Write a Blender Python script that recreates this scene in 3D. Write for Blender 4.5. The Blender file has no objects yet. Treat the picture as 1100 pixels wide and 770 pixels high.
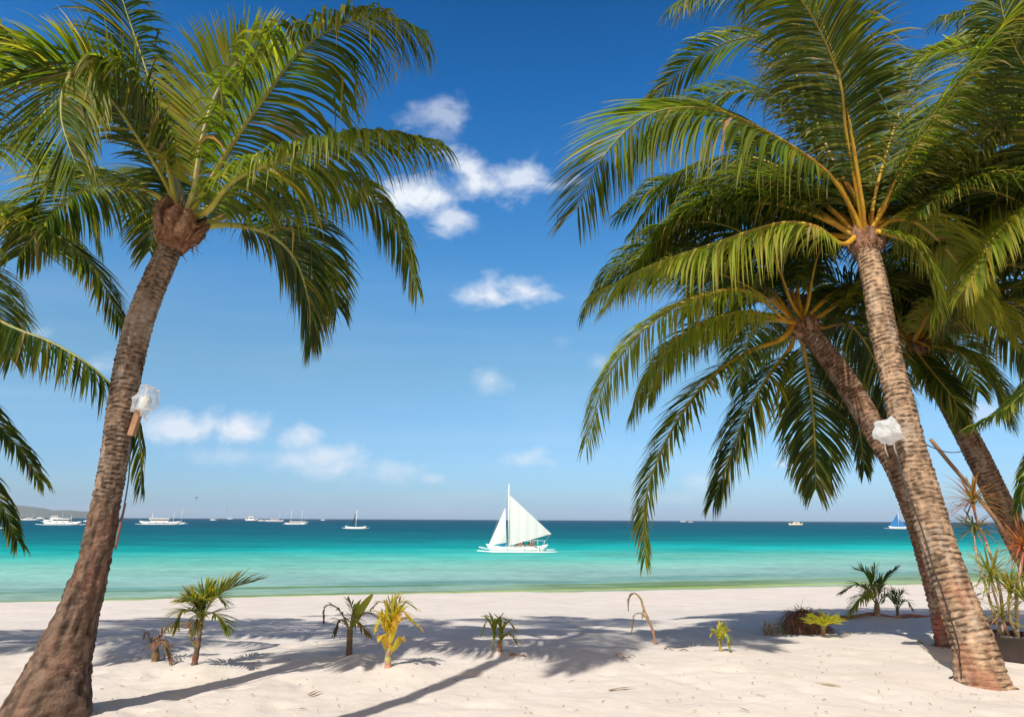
import bpy, math, random
import numpy as np
from mathutils import Vector, Matrix, noise
random.seed(7)
V = Vector
R = math.radians
S = bpy.context.scene
COL = S.collection

# ------------------------------------------------------------------ camera
F = 733.0
CAM = V((0, 0, 1.6))
PITCH = math.atan((558.0 - 385.0) / F)
ROLL = -math.atan(5.5 / 1100.0)
fwd = V((0, math.cos(PITCH), math.sin(PITCH)))
up0 = V((0, -math.sin(PITCH), math.cos(PITCH)))
rt0 = V((1, 0, 0))
rt = rt0 * math.cos(ROLL) - up0 * math.sin(ROLL)
upv = rt0 * math.sin(ROLL) + up0 * math.cos(ROLL)
cd = bpy.data.cameras.new('camera')
cam = bpy.data.objects.new('camera', cd); COL.objects.link(cam)
m = Matrix((rt, upv, -fwd)).transposed().to_4x4(); m.translation = CAM
cam.matrix_world = m
cd.sensor_fit = 'HORIZONTAL'; cd.sensor_width = 36.0; cd.lens = 36.0 * F / 1100.0
cd.clip_start = 0.05; cd.clip_end = 60000
S.camera = cam

def ray(u, v):
    return fwd + rt * ((u - 550.0) / F) + upv * ((385.0 - v) / F)
def at(u, v, Y):
    d = ray(u, v); return CAM + d * (Y / d.y)
def zdist(p):
    return (p - CAM).dot(fwd)

# ------------------------------------------------------------------ terrain
WZ = -1.7
def onz(u, v, z):
    d = ray(u, v); return CAM + d * ((z - CAM.z) / d.z)
sA = onz(60, 647, WZ); sB = onz(1000, 625, WZ)
SL = (sB.y - sA.y) / (sB.x - sA.x); S0 = sA.y - SL * sA.x
def shore(x): return S0 + SL * max(-45, min(60, x))
def n3(x, y, z=0.0): return noise.noise(V((x, y, z)))
MOUNDS = []
def sandz(x, y, fine=False):
    ys = shore(x) + 0.5 * n3(x * .12, 3.3)
    t = (y - 9.0) / (ys - 9.0)
    if t < 0: z = 0.0
    elif t < 1: z = WZ * (0.25 * t * t + 0.75 * t)
    else: z = WZ - 0.075 * (y - ys)
    # low berm on the right where the near sand breaks off
    if x > 0.5:
        k = min(1, (x - 0.5) / 2.0)
        e = y - (9.7 + 0.16 * (x - 3)) - 0.25 * n3(x * .9, 7.1)
        z += k * (0.10 if e < 0 else 0.10 * max(0.0, 1 - e / 0.55)) - 0.06 * k
    z += 0.05 * n3(x * .35, y * .35, 1.7) + 0.03 * n3(x * .9, y * .9, 5.2)
    for (mx, my, r, h) in MOUNDS:
        d2 = ((x - mx) ** 2 + (y - my) ** 2) / (r * r)
        if d2 < 6: z += h * math.exp(-d2)
    if fine and t < 1.0:
        a = max(0.0, 1 - max(0, t) * .8)
        tr = 0.5 + 0.5 * n3(x * .45 + 9, y * .45)
        z += .72 * a * (0.35 + .9 * tr) * (0.020 * n3(x * 2.6, y * 2.6, 9.1) + 0.016 * n3(x * 5.3, y * 5.3, 2.4) + 0.007 * n3(x * 11, y * 11, 4.4))
        q = n3(x * 3.1 + 40, y * 3.1, 8.8)
        if q > .28: z -= a * 0.085 * (q - .28) * (.3 + tr)
    return z
def ground(u, v):
    d = ray(u, v); t = 3.0
    for _ in range(4000):
        p = CAM + d * t
        if p.z < sandz(p.x, p.y): break
        t += 0.01
    return p

# ------------------------------------------------------------------ mesh helper
def wloc(o):
    p = V((0, 0, 0))
    while o is not None:
        p = p + o.location; o = o.parent
    return p
class MB:
    def __init__(s): s.v = []; s.f = []; s.c = []; s.col = (1, 1, 1)
    def vert(s, p, c=None):
        s.v.append((p[0], p[1], p[2])); s.c.append(c or s.col); return len(s.v) - 1
    def face(s, *i): s.f.append(i)
    def tube(s, pts, rad, n=8, cap=True, cols=None, flat=1.0, updir=None):
        pts = [V(p) for p in pts]; k = len(pts); rings = []
        T = (pts[1] - pts[0]).normalized()
        A = updir or (V((0, 0, 1)) if abs(T.z) < .9 else V((1, 0, 0)))
        for i, p in enumerate(pts):
            T = (pts[min(k - 1, i + 1)] - pts[max(0, i - 1)]).normalized()
            A = (A - T * A.dot(T)).normalized(); B = T.cross(A)
            r = rad[i] if hasattr(rad, '__len__') else rad
            c = cols[i] if cols else None
            rings.append([s.vert(p + (A * math.sin(6.28318 * j / n) * flat + B * math.cos(6.28318 * j / n)) * r, c) for j in range(n)])
        for a, b in zip(rings, rings[1:]):
            for j in range(n): s.face(a[j], a[(j + 1) % n], b[(j + 1) % n], b[j])
        if cap:
            s.f.append(tuple(reversed(rings[0]))); s.f.append(tuple(rings[-1]))
    def box(s, c, d, rot=None):
        c = V(c); ids = []
        for sx in (-1, 1):
            for sy in (-1, 1):
                for sz in (-1, 1):
                    p = V((sx * d[0] / 2, sy * d[1] / 2, sz * d[2] / 2))
                    if rot: p = rot @ p
                    ids.append(s.vert(c + p))
        for q in ((0, 1, 3, 2), (4, 6, 7, 5), (0, 4, 5, 1), (2, 3, 7, 6), (0, 2, 6, 4), (1, 5, 7, 3)):
            s.face(*[ids[i] for i in q])
    def loft(s, rings, caps=True):
        idx = [[s.vert(p) for p in r] for r in rings]; n = len(rings[0])
        for a, b in zip(idx, idx[1:]):
            for j in range(n): s.face(a[j], a[(j + 1) % n], b[(j + 1) % n], b[j])
        if caps:
            s.f.append(tuple(reversed(idx[0]))); s.f.append(tuple(idx[-1]))
    def build(s, name, mat, parent=None, smooth=True, local=False):
        me = bpy.data.meshes.new(name)
        vv = np.array(s.v, dtype=np.float64)
        if parent is not None and not local:
            vv = vv - np.array(wloc(parent))
        me.from_pydata(vv.tolist(), [], s.f)
        at_ = me.color_attributes.new('Col', 'FLOAT_COLOR', 'POINT')
        cc = np.ones((len(s.c), 4), dtype=np.float32); cc[:, :3] = np.array(s.c, dtype=np.float32)[:, :3]
        at_.data.foreach_set('color', cc.ravel())
        if smooth: me.polygons.foreach_set('use_smooth', [True] * len(me.polygons))
        me.materials.append(mat); me.update()
        o = bpy.data.objects.new(name, me); COL.objects.link(o)
        if parent is not None: o.parent = parent
        return o
def tag(o, label=None, cat=None, group=None, kind=None):
    if label: o['label'] = label
    if cat: o['category'] = cat
    if group: o['group'] = group
    if kind: o['kind'] = kind
    return o
def thing(name, loc, label, cat, group=None, rz=0.0):
    o = bpy.data.objects.new(name, None); COL.objects.link(o)
    o.location = V(loc); o.rotation_euler = (0, 0, rz); o.empty_display_size = .2
    return tag(o, label, cat, group)
def mixc(a, b, t): return tuple(a[i] + (b[i] - a[i]) * t for i in range(3))
def sstep(a, b, x):
    t = max(0.0, min(1.0, (x - a) / (b - a))); return t * t * (3 - 2 * t)
def catmull(P, n):
    P = [V(p) for p in P]; Q = [P[0] * 2 - P[1]] + P + [P[-1] * 2 - P[-2]]; out = []
    for i in range(1, len(Q) - 2):
        for k in range(12):
            t = k / 12.0; a, b, c, d = Q[i - 1], Q[i], Q[i + 1], Q[i + 2]
            out.append(0.5 * ((2 * b) + (c - a) * t + (2 * a - 5 * b + 4 * c - d) * t * t + (3 * b - a - 3 * c + d) * t ** 3))
    out.append(P[-1].copy())
    L = [0.0]
    for a, b in zip(out, out[1:]): L.append(L[-1] + (b - a).length)
    res = []; j = 0
    for k in range(n + 1):
        s = L[-1] * k / n
        while j < len(L) - 2 and L[j + 1] < s: j += 1
        w = (s - L[j]) / max(1e-9, L[j + 1] - L[j]); res.append(out[j].lerp(out[j + 1], min(1, w)))
    return res, L[-1]

# ------------------------------------------------------------------ materials
def newmat(name):
    mt = bpy.data.materials.new(name); mt.use_nodes = True
    nt = mt.node_tree; b = nt.nodes['Principled BSDF']; return mt, nt, b
def N(nt, t, **kw):
    n = nt.nodes.new(t)
    for k, v in kw.items(): setattr(n, k, v)
    return n
def colmat(name, rough=.6, spec=.3, bump=0.0, bscale=30.0, vary=.25, vscale=8.0, stretch=(1, 1, 1), detail=6):
    """base colour from the mesh's own colour attribute, broken up by noise, with a fine bump"""
    mt, nt, b = newmat(name); L = nt.links.new
    a = N(nt, 'ShaderNodeAttribute', attribute_name='Col')
    tc = N(nt, 'ShaderNodeTexCoord'); mp = N(nt, 'ShaderNodeMapping'); mp.inputs['Scale'].default_value = stretch
    L(tc.outputs['Object'], mp.inputs[0])
    nz = N(nt, 'ShaderNodeTexNoise'); nz.inputs['Scale'].default_value = vscale; nz.inputs['Detail'].default_value = detail
    L(mp.outputs[0], nz.inputs['Vector'])
    mr = N(nt, 'ShaderNodeMapRange'); mr.inputs[1].default_value = .3; mr.inputs[2].default_value = .7
    mr.inputs[3].default_value = 1 - vary; mr.inputs[4].default_value = 1 + vary
    L(nz.outputs['Fac'], mr.inputs[0])
    mx = N(nt, 'ShaderNodeMix', data_type='RGBA', blend_type='MULTIPLY'); mx.inputs[0].default_value = 1
    L(a.outputs['Color'], mx.inputs[6]); L(mr.outputs[0], mx.inputs[7]); L(mx.outputs[2], b.inputs['Base Color'])
    b.inputs['Roughness'].default_value = rough; b.inputs['Specular IOR Level'].default_value = spec
    if bump > 0:
        n2 = N(nt, 'ShaderNodeTexNoise'); n2.inputs['Scale'].default_value = bscale; n2.inputs['Detail'].default_value = 8
        L(mp.outputs[0], n2.inputs['Vector'])
        bp = N(nt, 'ShaderNodeBump'); bp.inputs['Strength'].default_value = bump; bp.inputs['Distance'].default_value = .02
        L(n2.outputs['Fac'], bp.inputs['Height']); L(bp.outputs[0], b.inputs['Normal'])
    return mt
def leafmat(name, trans=.38, rough=.52, gain=3.0):
    mt, nt, b = newmat(name); L = nt.links.new
    a = N(nt, 'ShaderNodeAttribute', attribute_name='Col')
    L(a.outputs['Color'], b.inputs['Base Color']); b.inputs['Roughness'].default_value = rough
    b.inputs['Specular IOR Level'].default_value = .24
    tr = N(nt, 'ShaderNodeBsdfTranslucent')
    mx = N(nt, 'ShaderNodeMix', data_type='RGBA', blend_type='MULTIPLY'); mx.inputs[0].default_value = 1
    mx.inputs[7].default_value = (gain * 1.02, gain * 1.05, gain * .35, 1)
    L(a.outputs['Color'], mx.inputs[6]); L(mx.outputs[2], tr.inputs['Color'])
    ms = N(nt, 'ShaderNodeMixShader'); ms.inputs[0].default_value = trans
    L(b.outputs[0], ms.inputs[1]); L(tr.outputs[0], ms.inputs[2])
    L(ms.outputs[0], nt.nodes['Material Output'].inputs['Surface'])
    return mt
M = {}
M['leaf'] = leafmat('palm_leaf')
M['dryleaf'] = leafmat('dry_leaf', .2, .7, 1.3)
M['rachis'] = colmat('rachis', .45, .4, .15, 40, .2, 10)
M['bark'] = colmat('bark', .85, .15, .9, 38, .32, 14, (1, 1, 1.0))
M['fibre'] = colmat('crown_fibre', .9, .1, .8, 60, .45, 25)
M['wood'] = colmat('wood', .75, .2, .4, 30, .3, 10)
M['paint'] = colmat('boat_paint', .35, .4, .05, 20, .06, 3)
M['cloth'] = colmat('cloth', .85, .1, .1, 40, .1, 4)
M['plastic'] = colmat('plastic', .5, .4, .05, 30, .15, 6)
M['metal'] = colmat('metal_pole', .35, .5, .0, 30, .08, 6)
M['skin'] = colmat('skin', .55, .3, .0, 30, .05, 6)
M['sail'] = leafmat('sail_cloth', .18, .8, 1.0)
M['sail'].node_tree.nodes['Mix'].inputs[7].default_value = (1, 1, 1, 1)

# ------------------------------------------------------------------ world
SUN_AZ = math.atan2(.42, .75)       # direction the shadows run, from +Y towards +X
SUN_EL = math.atan(1 / math.hypot(.42, .75))
w = bpy.data.worlds.new('World'); S.world = w; w.use_nodes = True
nt = w.node_tree; L = nt.links.new
bg = nt.nodes['Background']; bg.inputs['Strength'].default_value = 0.11
sky = N(nt, 'ShaderNodeTexSky', sky_type='NISHITA'); sky.sun_disc = False
sky.sun_elevation = SUN_EL; sky.sun_rotation = math.pi + SUN_AZ
sky.air_density = 1.0; sky.dust_density = .6; sky.ozone_density = 2.2
tc = N(nt, 'ShaderNodeTexCoord'); sp = N(nt, 'ShaderNodeSeparateXYZ'); L(tc.outputs['Generated'], sp.inputs[0])
def MATH(op, a, b=None, clamp=False):
    n = N(nt, 'ShaderNodeMath', operation=op); n.use_clamp = clamp
    for i, x in enumerate((a, b)):
        if x is None: continue
        if isinstance(x, (int, float)): n.inputs[i].default_value = x
        else: L(x, n.inputs[i])
    return n.outputs[0]
rp = N(nt, 'ShaderNodeValToRGB'); L(sp.outputs[2], rp.inputs[0])   # deep polarised blue overhead, pale at the horizon
el = rp.color_ramp.elements
SKYRAMP = [(0.0, (0.3168, 0.704, 1.32)), (0.0104, (0.3872, 0.704, 1.2848)), (0.0299, (0.4752, 0.7304, 1.1)), (0.2097, (0.6512, 0.9569, 1.0158)), (0.3403, (0.4496, 0.9979, 1.2649)), (0.4609, (0.247, 0.9008, 1.3408)), (0.5668, (0.1, 0.7159, 1.2324)), (0.6519, (0.05, 0.5671, 1.0244)), (0.95, (0.0766, 0.4253, 0.7683))]
el[0].position = SKYRAMP[0][0]; el[0].color = SKYRAMP[0][1] + (1,)
el[1].position = SKYRAMP[-1][0]; el[1].color = SKYRAMP[-1][1] + (1,)
for p_, c_ in SKYRAMP[1:-1]:
    e = el.new(p_); e.color = c_ + (1,)
mxs = N(nt, 'ShaderNodeMix', data_type='RGBA', blend_type='MULTIPLY'); mxs.inputs[0].default_value = 1
L(sky.outputs[0], mxs.inputs[6]); L(rp.outputs[0], mxs.inputs[7])
ysafe = MATH('MAXIMUM', sp.outputs[1], .05)
ga = MATH('DIVIDE', sp.outputs[0], ysafe); gb = MATH('DIVIDE', sp.outputs[2], ysafe)
cb = N(nt, 'ShaderNodeCombineXYZ'); L(ga, cb.inputs[0]); L(gb, cb.inputs[1])
def fbm(scale, detail, rough, sx=1, sy=1, off=0.0, dist=0.0):
    mp = N(nt, 'ShaderNodeMapping'); mp.inputs['Scale'].default_value = (sx, sy, 1); mp.inputs['Location'].default_value = (off, off * .7, off)
    L(cb.outputs[0], mp.inputs[0]); nz = N(nt, 'ShaderNodeTexNoise')
    nz.inputs['Scale'].default_value = scale; nz.inputs['Detail'].default_value = detail; nz.inputs['Roughness'].default_value = rough
    nz.inputs['Distortion'].default_value = dist
    L(mp.outputs[0], nz.inputs['Vector']); return nz.outputs['Fac']
CL = fbm(13, 9, .58, 1, 1.25, 2.0, .35)
CL2 = fbm(5, 4, .5, 1, 1.3, 5.0)
nmix = MATH('ADD', MATH('MULTIPLY', MATH('SUBTRACT', CL, .5), 3.2), MATH('MULTIPLY', MATH('SUBTRACT', CL2, .5), 1.6))
# the fair-weather clouds: (pixel centre, half width, half height, strength)
CLOUDS = [(458, 208, 66, 26, 1.0), (505, 198, 70, 30, .95), (550, 190, 64, 22, .8), (500, 180, 34, 24, .9), (488, 236, 36, 18, .75), (470, 124, 38, 32, .45), (565, 312, 44, 20, .95), (518, 319, 42, 16, .9),
          (190, 459, 60, 20, .8), (268, 463, 52, 19, .95), (322, 469, 44, 22, .9), (345, 490, 66, 24, .7), (430, 505, 64, 22, .65), (462, 513, 20, 10, .8), (528, 408, 24, 17, .6), (560, 496, 36, 16, .6), (250, 490, 90, 14, .3), (40, 357, 22, 13, .6), (100, 395, 38, 18, .5), (600, 365, 26, 16, .18), (645, 388, 14, 10, .25), (760, 515, 34, 12, .35), (840, 498, 20, 8, .5), (715, 535, 45, 10, .2), (1050, 440, 40, 14, .4), (600, 470, 60, 6, .1)]
acc = None
for (u, v, rx, ry, st) in CLOUDS:
    d = ray(u, v); a0, b0 = d.x / d.y, d.z / d.y
    d2 = ray(u + rx, v); rxa = abs(d2.x / d2.y - a0); d3 = ray(u, v - ry); rya = abs(d3.z / d3.y - b0)
    ex = MATH('POWER', MATH('MULTIPLY', MATH('SUBTRACT', ga, a0), 1 / rxa), 2.0)
    ey = MATH('POWER', MATH('MULTIPLY', MATH('SUBTRACT', gb, b0), 1 / rya), 2.0)
    dens = MATH('SUBTRACT', 1.0, MATH('SQRT', MATH('ADD', ex, ey)))
    dn = MATH('MULTIPLY', MATH('POWER', MATH('MULTIPLY', MATH('ADD', dens, nmix), 1.0, True), 1.4), st)
    acc = dn if acc is None else MATH('MAXIMUM', acc, dn)
cirrus = MATH('MULTIPLY', MATH('SUBTRACT', fbm(2.2, 5, .5, .35, 4.5, 9.0), .5), 1.1, True)
cirband = MATH('MULTIPLY', MATH('SUBTRACT', 1.0, MATH('MULTIPLY', MATH('ABSOLUTE', MATH('SUBTRACT', gb, .2)), 5.0), True), cirrus)
veil = MATH('MULTIPLY', MATH('MULTIPLY', MATH('SUBTRACT', fbm(7, 6, .6, .6, 1.6, 3.0), .52), 1.3, True), MATH('MULTIPLY', MATH('SUBTRACT', .28, gb), 2.0, True))
tot = MATH('MAXIMUM', acc, MATH('ADD', cirband, veil))
front = MATH('MULTIPLY', MATH('SUBTRACT', sp.outputs[1], .1), 8.0, True)
tot = MATH('MULTIPLY', tot, front)
above = MATH('MULTIPLY', gb, 60.0, True); tot = MATH('MULTIPLY', tot, above)
mxc = N(nt, 'ShaderNodeMix', data_type='RGBA'); L(tot, mxc.inputs[0]); L(mxs.outputs[2], mxc.inputs[6])
CLOUDCOL = (6.6, 7.0, 7.6, 1)
BACKFILL = (9.0, 6.2, 3.7, 1)
mxc.inputs[7].default_value = CLOUDCOL
# the unseen sky behind the camera: warm fill added to lift the sand's shade
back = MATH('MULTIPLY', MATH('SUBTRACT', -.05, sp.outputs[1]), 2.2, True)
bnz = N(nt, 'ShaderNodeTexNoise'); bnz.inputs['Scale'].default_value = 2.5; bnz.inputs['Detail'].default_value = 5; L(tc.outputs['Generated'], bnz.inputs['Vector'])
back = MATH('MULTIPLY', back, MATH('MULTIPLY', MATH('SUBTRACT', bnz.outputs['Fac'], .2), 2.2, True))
mxb = N(nt, 'ShaderNodeMix', data_type='RGBA'); L(back, mxb.inputs[0]); L(mxc.outputs[2], mxb.inputs[6]); mxb.inputs[7].default_value = BACKFILL
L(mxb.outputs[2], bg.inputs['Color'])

sd = bpy.data.lights.new('sun', 'SUN'); sd.energy = 4.6; sd.angle = R(.5); sd.color = (1, .95, .87)
so = bpy.data.objects.new('sun', sd); COL.objects.link(so)
ddir = V((math.sin(SUN_AZ) * math.cos(SUN_EL), math.cos(SUN_AZ) * math.cos(SUN_EL), -math.sin(SUN_EL)))
so.rotation_euler = ddir.to_track_quat('-Z', 'Y').to_euler(); so.location = (-6, -12, 20)
S.view_settings.view_transform = 'Standard'; S.view_settings.look = 'None'; S.view_settings.gamma = 1; S.view_settings.use_curve_mapping = False
S.view_settings.exposure = 0.25
S.cycles.max_bounces = 8; S.cycles.transparent_max_bounces = 12
S.cycles.use_denoising = True

# ------------------------------------------------------------------ sand and sea
PL = dict(p1=ground(209, 720), p0=ground(168, 710), p2=ground(375, 706), p3=ground(417, 720), p4=ground(537, 704), p5=ground(705, 692), p6=ground(774, 700),
          p7=ground(832, 682), p8=ground(884, 686), p9=ground(942, 665), p10=ground(964, 662), heap=ground(867, 680), rb=ground(1055, 728), sb=ground(1024, 692), pot=ground(1088, 708))
MOUNDS = [(PL['p1'].x + .12, PL['p1'].y - .05, .35, .06), (PL['p2'].x + .15, PL['p2'].y - .1, .3, .04), (PL['p3'].x + .2, PL['p3'].y, .3, .06), (PL['p4'].x, PL['p4'].y, .4, .05),
          (PL['rb'].x, PL['rb'].y, .6, .05), (PL['p9'].x - .1, PL['p9'].y - .2, .5, .08), (PL['p8'].x, PL['p8'].y, .5, .04)]
def gz(p): return V((p.x, p.y, sandz(p.x, p.y)))
for k in PL: PL[k] = gz(PL[k])

mb = MB()
ys = []; y = -14.0
while y < 75:
    ys.append(y); ay = abs(y - 4)
    y += 1.5 if y < 0 else (.5 if y < 4.2 else max(.035, (y - 3.2) * .0105))
nx = 440
for y in ys:
    for i in range(nx + 1):
        s_ = i / nx * 2 - 1; u_ = .95 * s_ + 1.9 * s_ ** 7
        x = u_ * (max(y, 2) + 2.5)
        mb.vert((x, y, sandz(x, y, True)))
for j in range(len(ys) - 1):
    for i in range(nx):
        a = j * (nx + 1) + i; mb.face(a, a + 1, a + nx + 2, a + nx + 1)
mt, nt, b = newmat('sand'); L = nt.links.new
tcn = N(nt, 'ShaderNodeNewGeometry')
def noise_of(scale, detail=6, rough=.55, stretch=None):
    nz = N(nt, 'ShaderNodeTexNoise'); nz.inputs['Scale'].default_value = scale; nz.inputs['Detail'].default_value = detail; nz.inputs['Roughness'].default_value = rough
    if stretch:
        mp = N(nt, 'ShaderNodeMapping'); mp.inputs['Scale'].default_value = stretch; L(tcn.outputs['Position'], mp.inputs[0]); L(mp.outputs[0], nz.inputs['Vector'])
    else: L(tcn.outputs['Position'], nz.inputs['Vector'])
    return nz.outputs['Fac']
r1 = N(nt, 'ShaderNodeValToRGB'); L(noise_of(1.1, 8, .62), r1.inputs[0])
r1.color_ramp.elements[0].position = .3; r1.color_ramp.elements[0].color = (.55, .49, .425, 1)
r1.color_ramp.elements[1].position = .7; r1.color_ramp.elements[1].color = (.635, .57, .505, 1)
r2 = N(nt, 'ShaderNodeValToRGB'); L(noise_of(55, 4, .7), r2.inputs[0])
r2.color_ramp.elements[0].position = .24; r2.color_ramp.elements[0].color = (.80, .77, .74, 1)
r2.color_ramp.elements[1].position = .42; r2.color_ramp.elements[1].color = (1, 1, 1, 1)
mx = N(nt, 'ShaderNodeMix', data_type='RGBA', blend_type='MULTIPLY'); mx.inputs[0].default_value = 1; L(r1.outputs[0], mx.inputs[6]); L(r2.outputs[0], mx.inputs[7])
# wet sand below and just above the water line
sx = N(nt, 'ShaderNodeSeparateXYZ'); L(tcn.outputs['Position'], sx.inputs[0])
wr = N(nt, 'ShaderNodeMapRange'); wr.inputs[1].default_value = WZ + .02; wr.inputs[2].default_value = WZ + .07
L(sx.outputs[2], wr.inputs[0])
mw = N(nt, 'ShaderNodeMix', data_type='RGBA'); L(wr.outputs[0], mw.inputs[0]); mw.inputs[6].default_value = (.46, .46, .24, 1); L(mx.outputs[2], mw.inputs[7])
L(mw.outputs[2], b.inputs['Base Color']); b.inputs['Roughness'].default_value = .95; b.inputs['Specular IOR Level'].default_value = .1
ba = MATH('ADD', MATH('MULTIPLY', noise_of(9, 10, .65), 1.0), MATH('MULTIPLY', noise_of(120, 3, .6), .15))
bp = N(nt, 'ShaderNodeBump'); bp.inputs['Strength'].default_value = .5; bp.inputs['Distance'].default_value = .03; L(ba, bp.inputs['Height']); L(bp.outputs[0], b.inputs['Normal'])
tag(mb.build('sand', mt), kind='structure')

mb = MB()
rows = [14, 20, 26, 34, 50, 80, 140, 300, 700, 1600, 4000, 9000, 14000]
for y in rows:
    for i in range(9):
        mb.vert(((i / 4 - 1) * min(14500, y * 2 + 60), y, WZ))
for j in range(len(rows) - 1):
    for i in range(8):
        a = j * 9 + i; mb.face(a, a + 1, a + 10, a + 9)
mt, nt, b = newmat('sea_water'); L = nt.links.new
tcn = N(nt, 'ShaderNodeNewGeometry'); sx = N(nt, 'ShaderNodeSeparateXYZ'); L(tcn.outputs['Position'], sx.inputs[0])
nrm = math.hypot(1, SL)
dd = MATH('MULTIPLY', MATH('SUBTRACT', MATH('SUBTRACT', sx.outputs[1], MATH('MULTIPLY', sx.outputs[0], SL)), S0), 1 / nrm)
nA = noise_of(1.0, 5, .55, (.035, .10, 1)); nB = noise_of(1.0, 4, .5, (.009, .03, 1)); nC = noise_of(1.0, 5, .6, (.08, .35, 1))
dmx = MATH('MAXIMUM', dd, .05)
lg = MATH('LOGARITHM', MATH('ADD', dmx, 2.0), 10.0)      # log10(d+2)
lgn = MATH('ADD', MATH('ADD', lg, MATH('MULTIPLY', MATH('SUBTRACT', nA, .5), .36)), MATH('MULTIPLY', MATH('SUBTRACT', nB, .5), .30))
fac = MATH('DIVIDE', lgn, 3.6)
rp = N(nt, 'ShaderNodeValToRGB'); L(fac, rp.inputs[0])
def fx(d): return math.log10(d + 2) / 3.6
WR = [(0, (.25, .33, .24)), (3, (.20, .33, .27)), (9, (.225, .40, .37)), (17, (.20, .44, .37)), (30, (.075, .40, .345)), (46, (.004, .325, .31)), (62, (.002, .215, .225)), (90, (.001, .125, .15)), (200, (.001, .078, .122)), (600, (.002, .060, .108)), (2500, (.003, .044, .096))]
e0 = rp.color_ramp.elements
e0[0].position = fx(WR[0][0]); e0[0].color = WR[0][1] + (1,); e0[1].position = fx(WR[-1][0]); e0[1].color = WR[-1][1] + (1,)
for d_, c_ in WR[1:-1]:
    e = e0.new(fx(d_)); e.color = c_ + (1,)
# strands of green algae drifting along the water's edge
def band(center, width, n, amp, thr):
    q = MATH('SUBTRACT', 1.0, MATH('DIVIDE', MATH('ABSOLUTE', MATH('SUBTRACT', MATH('ADD', dd, MATH('MULTIPLY', MATH('SUBTRACT', n, .5), amp)), center)), width))
    return MATH('MULTIPLY', MATH('SUBTRACT', q, thr), 2.5, True)
nD = noise_of(1.0, 5, .6, (.045, .25, 1)); nE = noise_of(1.0, 3, .6, (.3, 1.5, 1))
nF = noise_of(1.0, 2, .5, (.02, .05, 2))
patch1 = MATH('MULTIPLY', MATH('ADD', MATH('MULTIPLY', MATH('SUBTRACT', nF, .40), 4.0, True), MATH('MULTIPLY', MATH('SUBTRACT', nC, .5), 2.5)), .85, True)
patch2 = MATH('MULTIPLY', MATH('SUBTRACT', nD, .44), 7.0, True)
edge = band(.25, .45, nC, .9, .0)
al = MATH('MULTIPLY', MATH('MAXIMUM', MATH('MULTIPLY', MATH('MAXIMUM', band(.6, .8, nC, 1.4, .0), MATH('MULTIPLY', band(2.2, 1.5, nC, 3.2, .0), MATH('MULTIPLY', MATH('ADD', sx.outputs[0], 2.0), .3, True))), patch1), MATH('MULTIPLY', MATH('MULTIPLY', band(4.2, .7, nC, 2.6, .1), patch2), .75)), MATH('ADD', .45, nE, True))
ma = N(nt, 'ShaderNodeMix', data_type='RGBA'); L(al, ma.inputs[0]); L(rp.outputs[0], ma.inputs[6]); ma.inputs[7].default_value = (.080, .150, .012, 1)
dk = MATH('MULTIPLY', MATH('MULTIPLY', band(5.5, 2.6, nA, 6.0, .2), .55), MATH('MULTIPLY', MATH('SUBTRACT', nC, .42), 5.0, True))
mf = N(nt, 'ShaderNodeMix', data_type='RGBA'); L(MATH('MULTIPLY', edge, .65), mf.inputs[0]); L(ma.outputs[2], mf.inputs[6]); mf.inputs[7].default_value = (.34, .42, .10, 1)
md = N(nt, 'ShaderNodeMix', data_type='RGBA'); L(dk, md.inputs[0]); L(mf.outputs[2], md.inputs[6]); md.inputs[7].default_value = (.05, .19, .19, 1)
dfs = N(nt, 'ShaderNodeBsdfDiffuse'); nG = noise_of(1.0, 6, .65, (.16, .20, 1)); nH = noise_of(1.0, 5, .6, (.016, .03, 1)); nI = noise_of(1.0, 5, .65, (.9, 1.4, 1))
stv = MATH('ADD', MATH('ADD', MATH('MULTIPLY', MATH('SUBTRACT', nG, .5), .75), MATH('MULTIPLY', MATH('SUBTRACT', nH, .5), .9)), MATH('MULTIPLY', MATH('SUBTRACT', nI, .5), .8))
stv = MATH('ADD', 1.0, stv)
mst = N(nt, 'ShaderNodeMix', data_type='RGBA', blend_type='MULTIPLY'); mst.inputs[0].default_value = 1; L(md.outputs[2], mst.inputs[6]); L(stv, mst.inputs[7])
L(mst.outputs[2], dfs.inputs['Color']); gls = N(nt, 'ShaderNodeBsdfGlossy'); gls.inputs['Roughness'].default_value = .14
mwx = N(nt, 'ShaderNodeMixShader'); mwx.inputs[0].default_value = .055; L(dfs.outputs[0], mwx.inputs[1]); L(gls.outputs[0], mwx.inputs[2]); L(mwx.outputs[0], nt.nodes['Material Output'].inputs['Surface'])
w1 = noise_of(1.0, 6, .6, (.35, 1.1, 1)); w2 = noise_of(1.0, 4, .6, (1.6, 4.2, 1))
h = MATH('ADD', MATH('MULTIPLY', w1, 1.0), MATH('MULTIPLY', w2, .22))
bp = N(nt, 'ShaderNodeBump'); bp.inputs['Strength'].default_value = .5; bp.inputs['Distance'].default_value = .35; L(h, bp.inputs['Height']); L(bp.outputs[0], gls.inputs['Normal']); L(bp.outputs[0], dfs.inputs['Normal'])
tag(mb.build('sea', mt, smooth=False), kind='structure')

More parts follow.
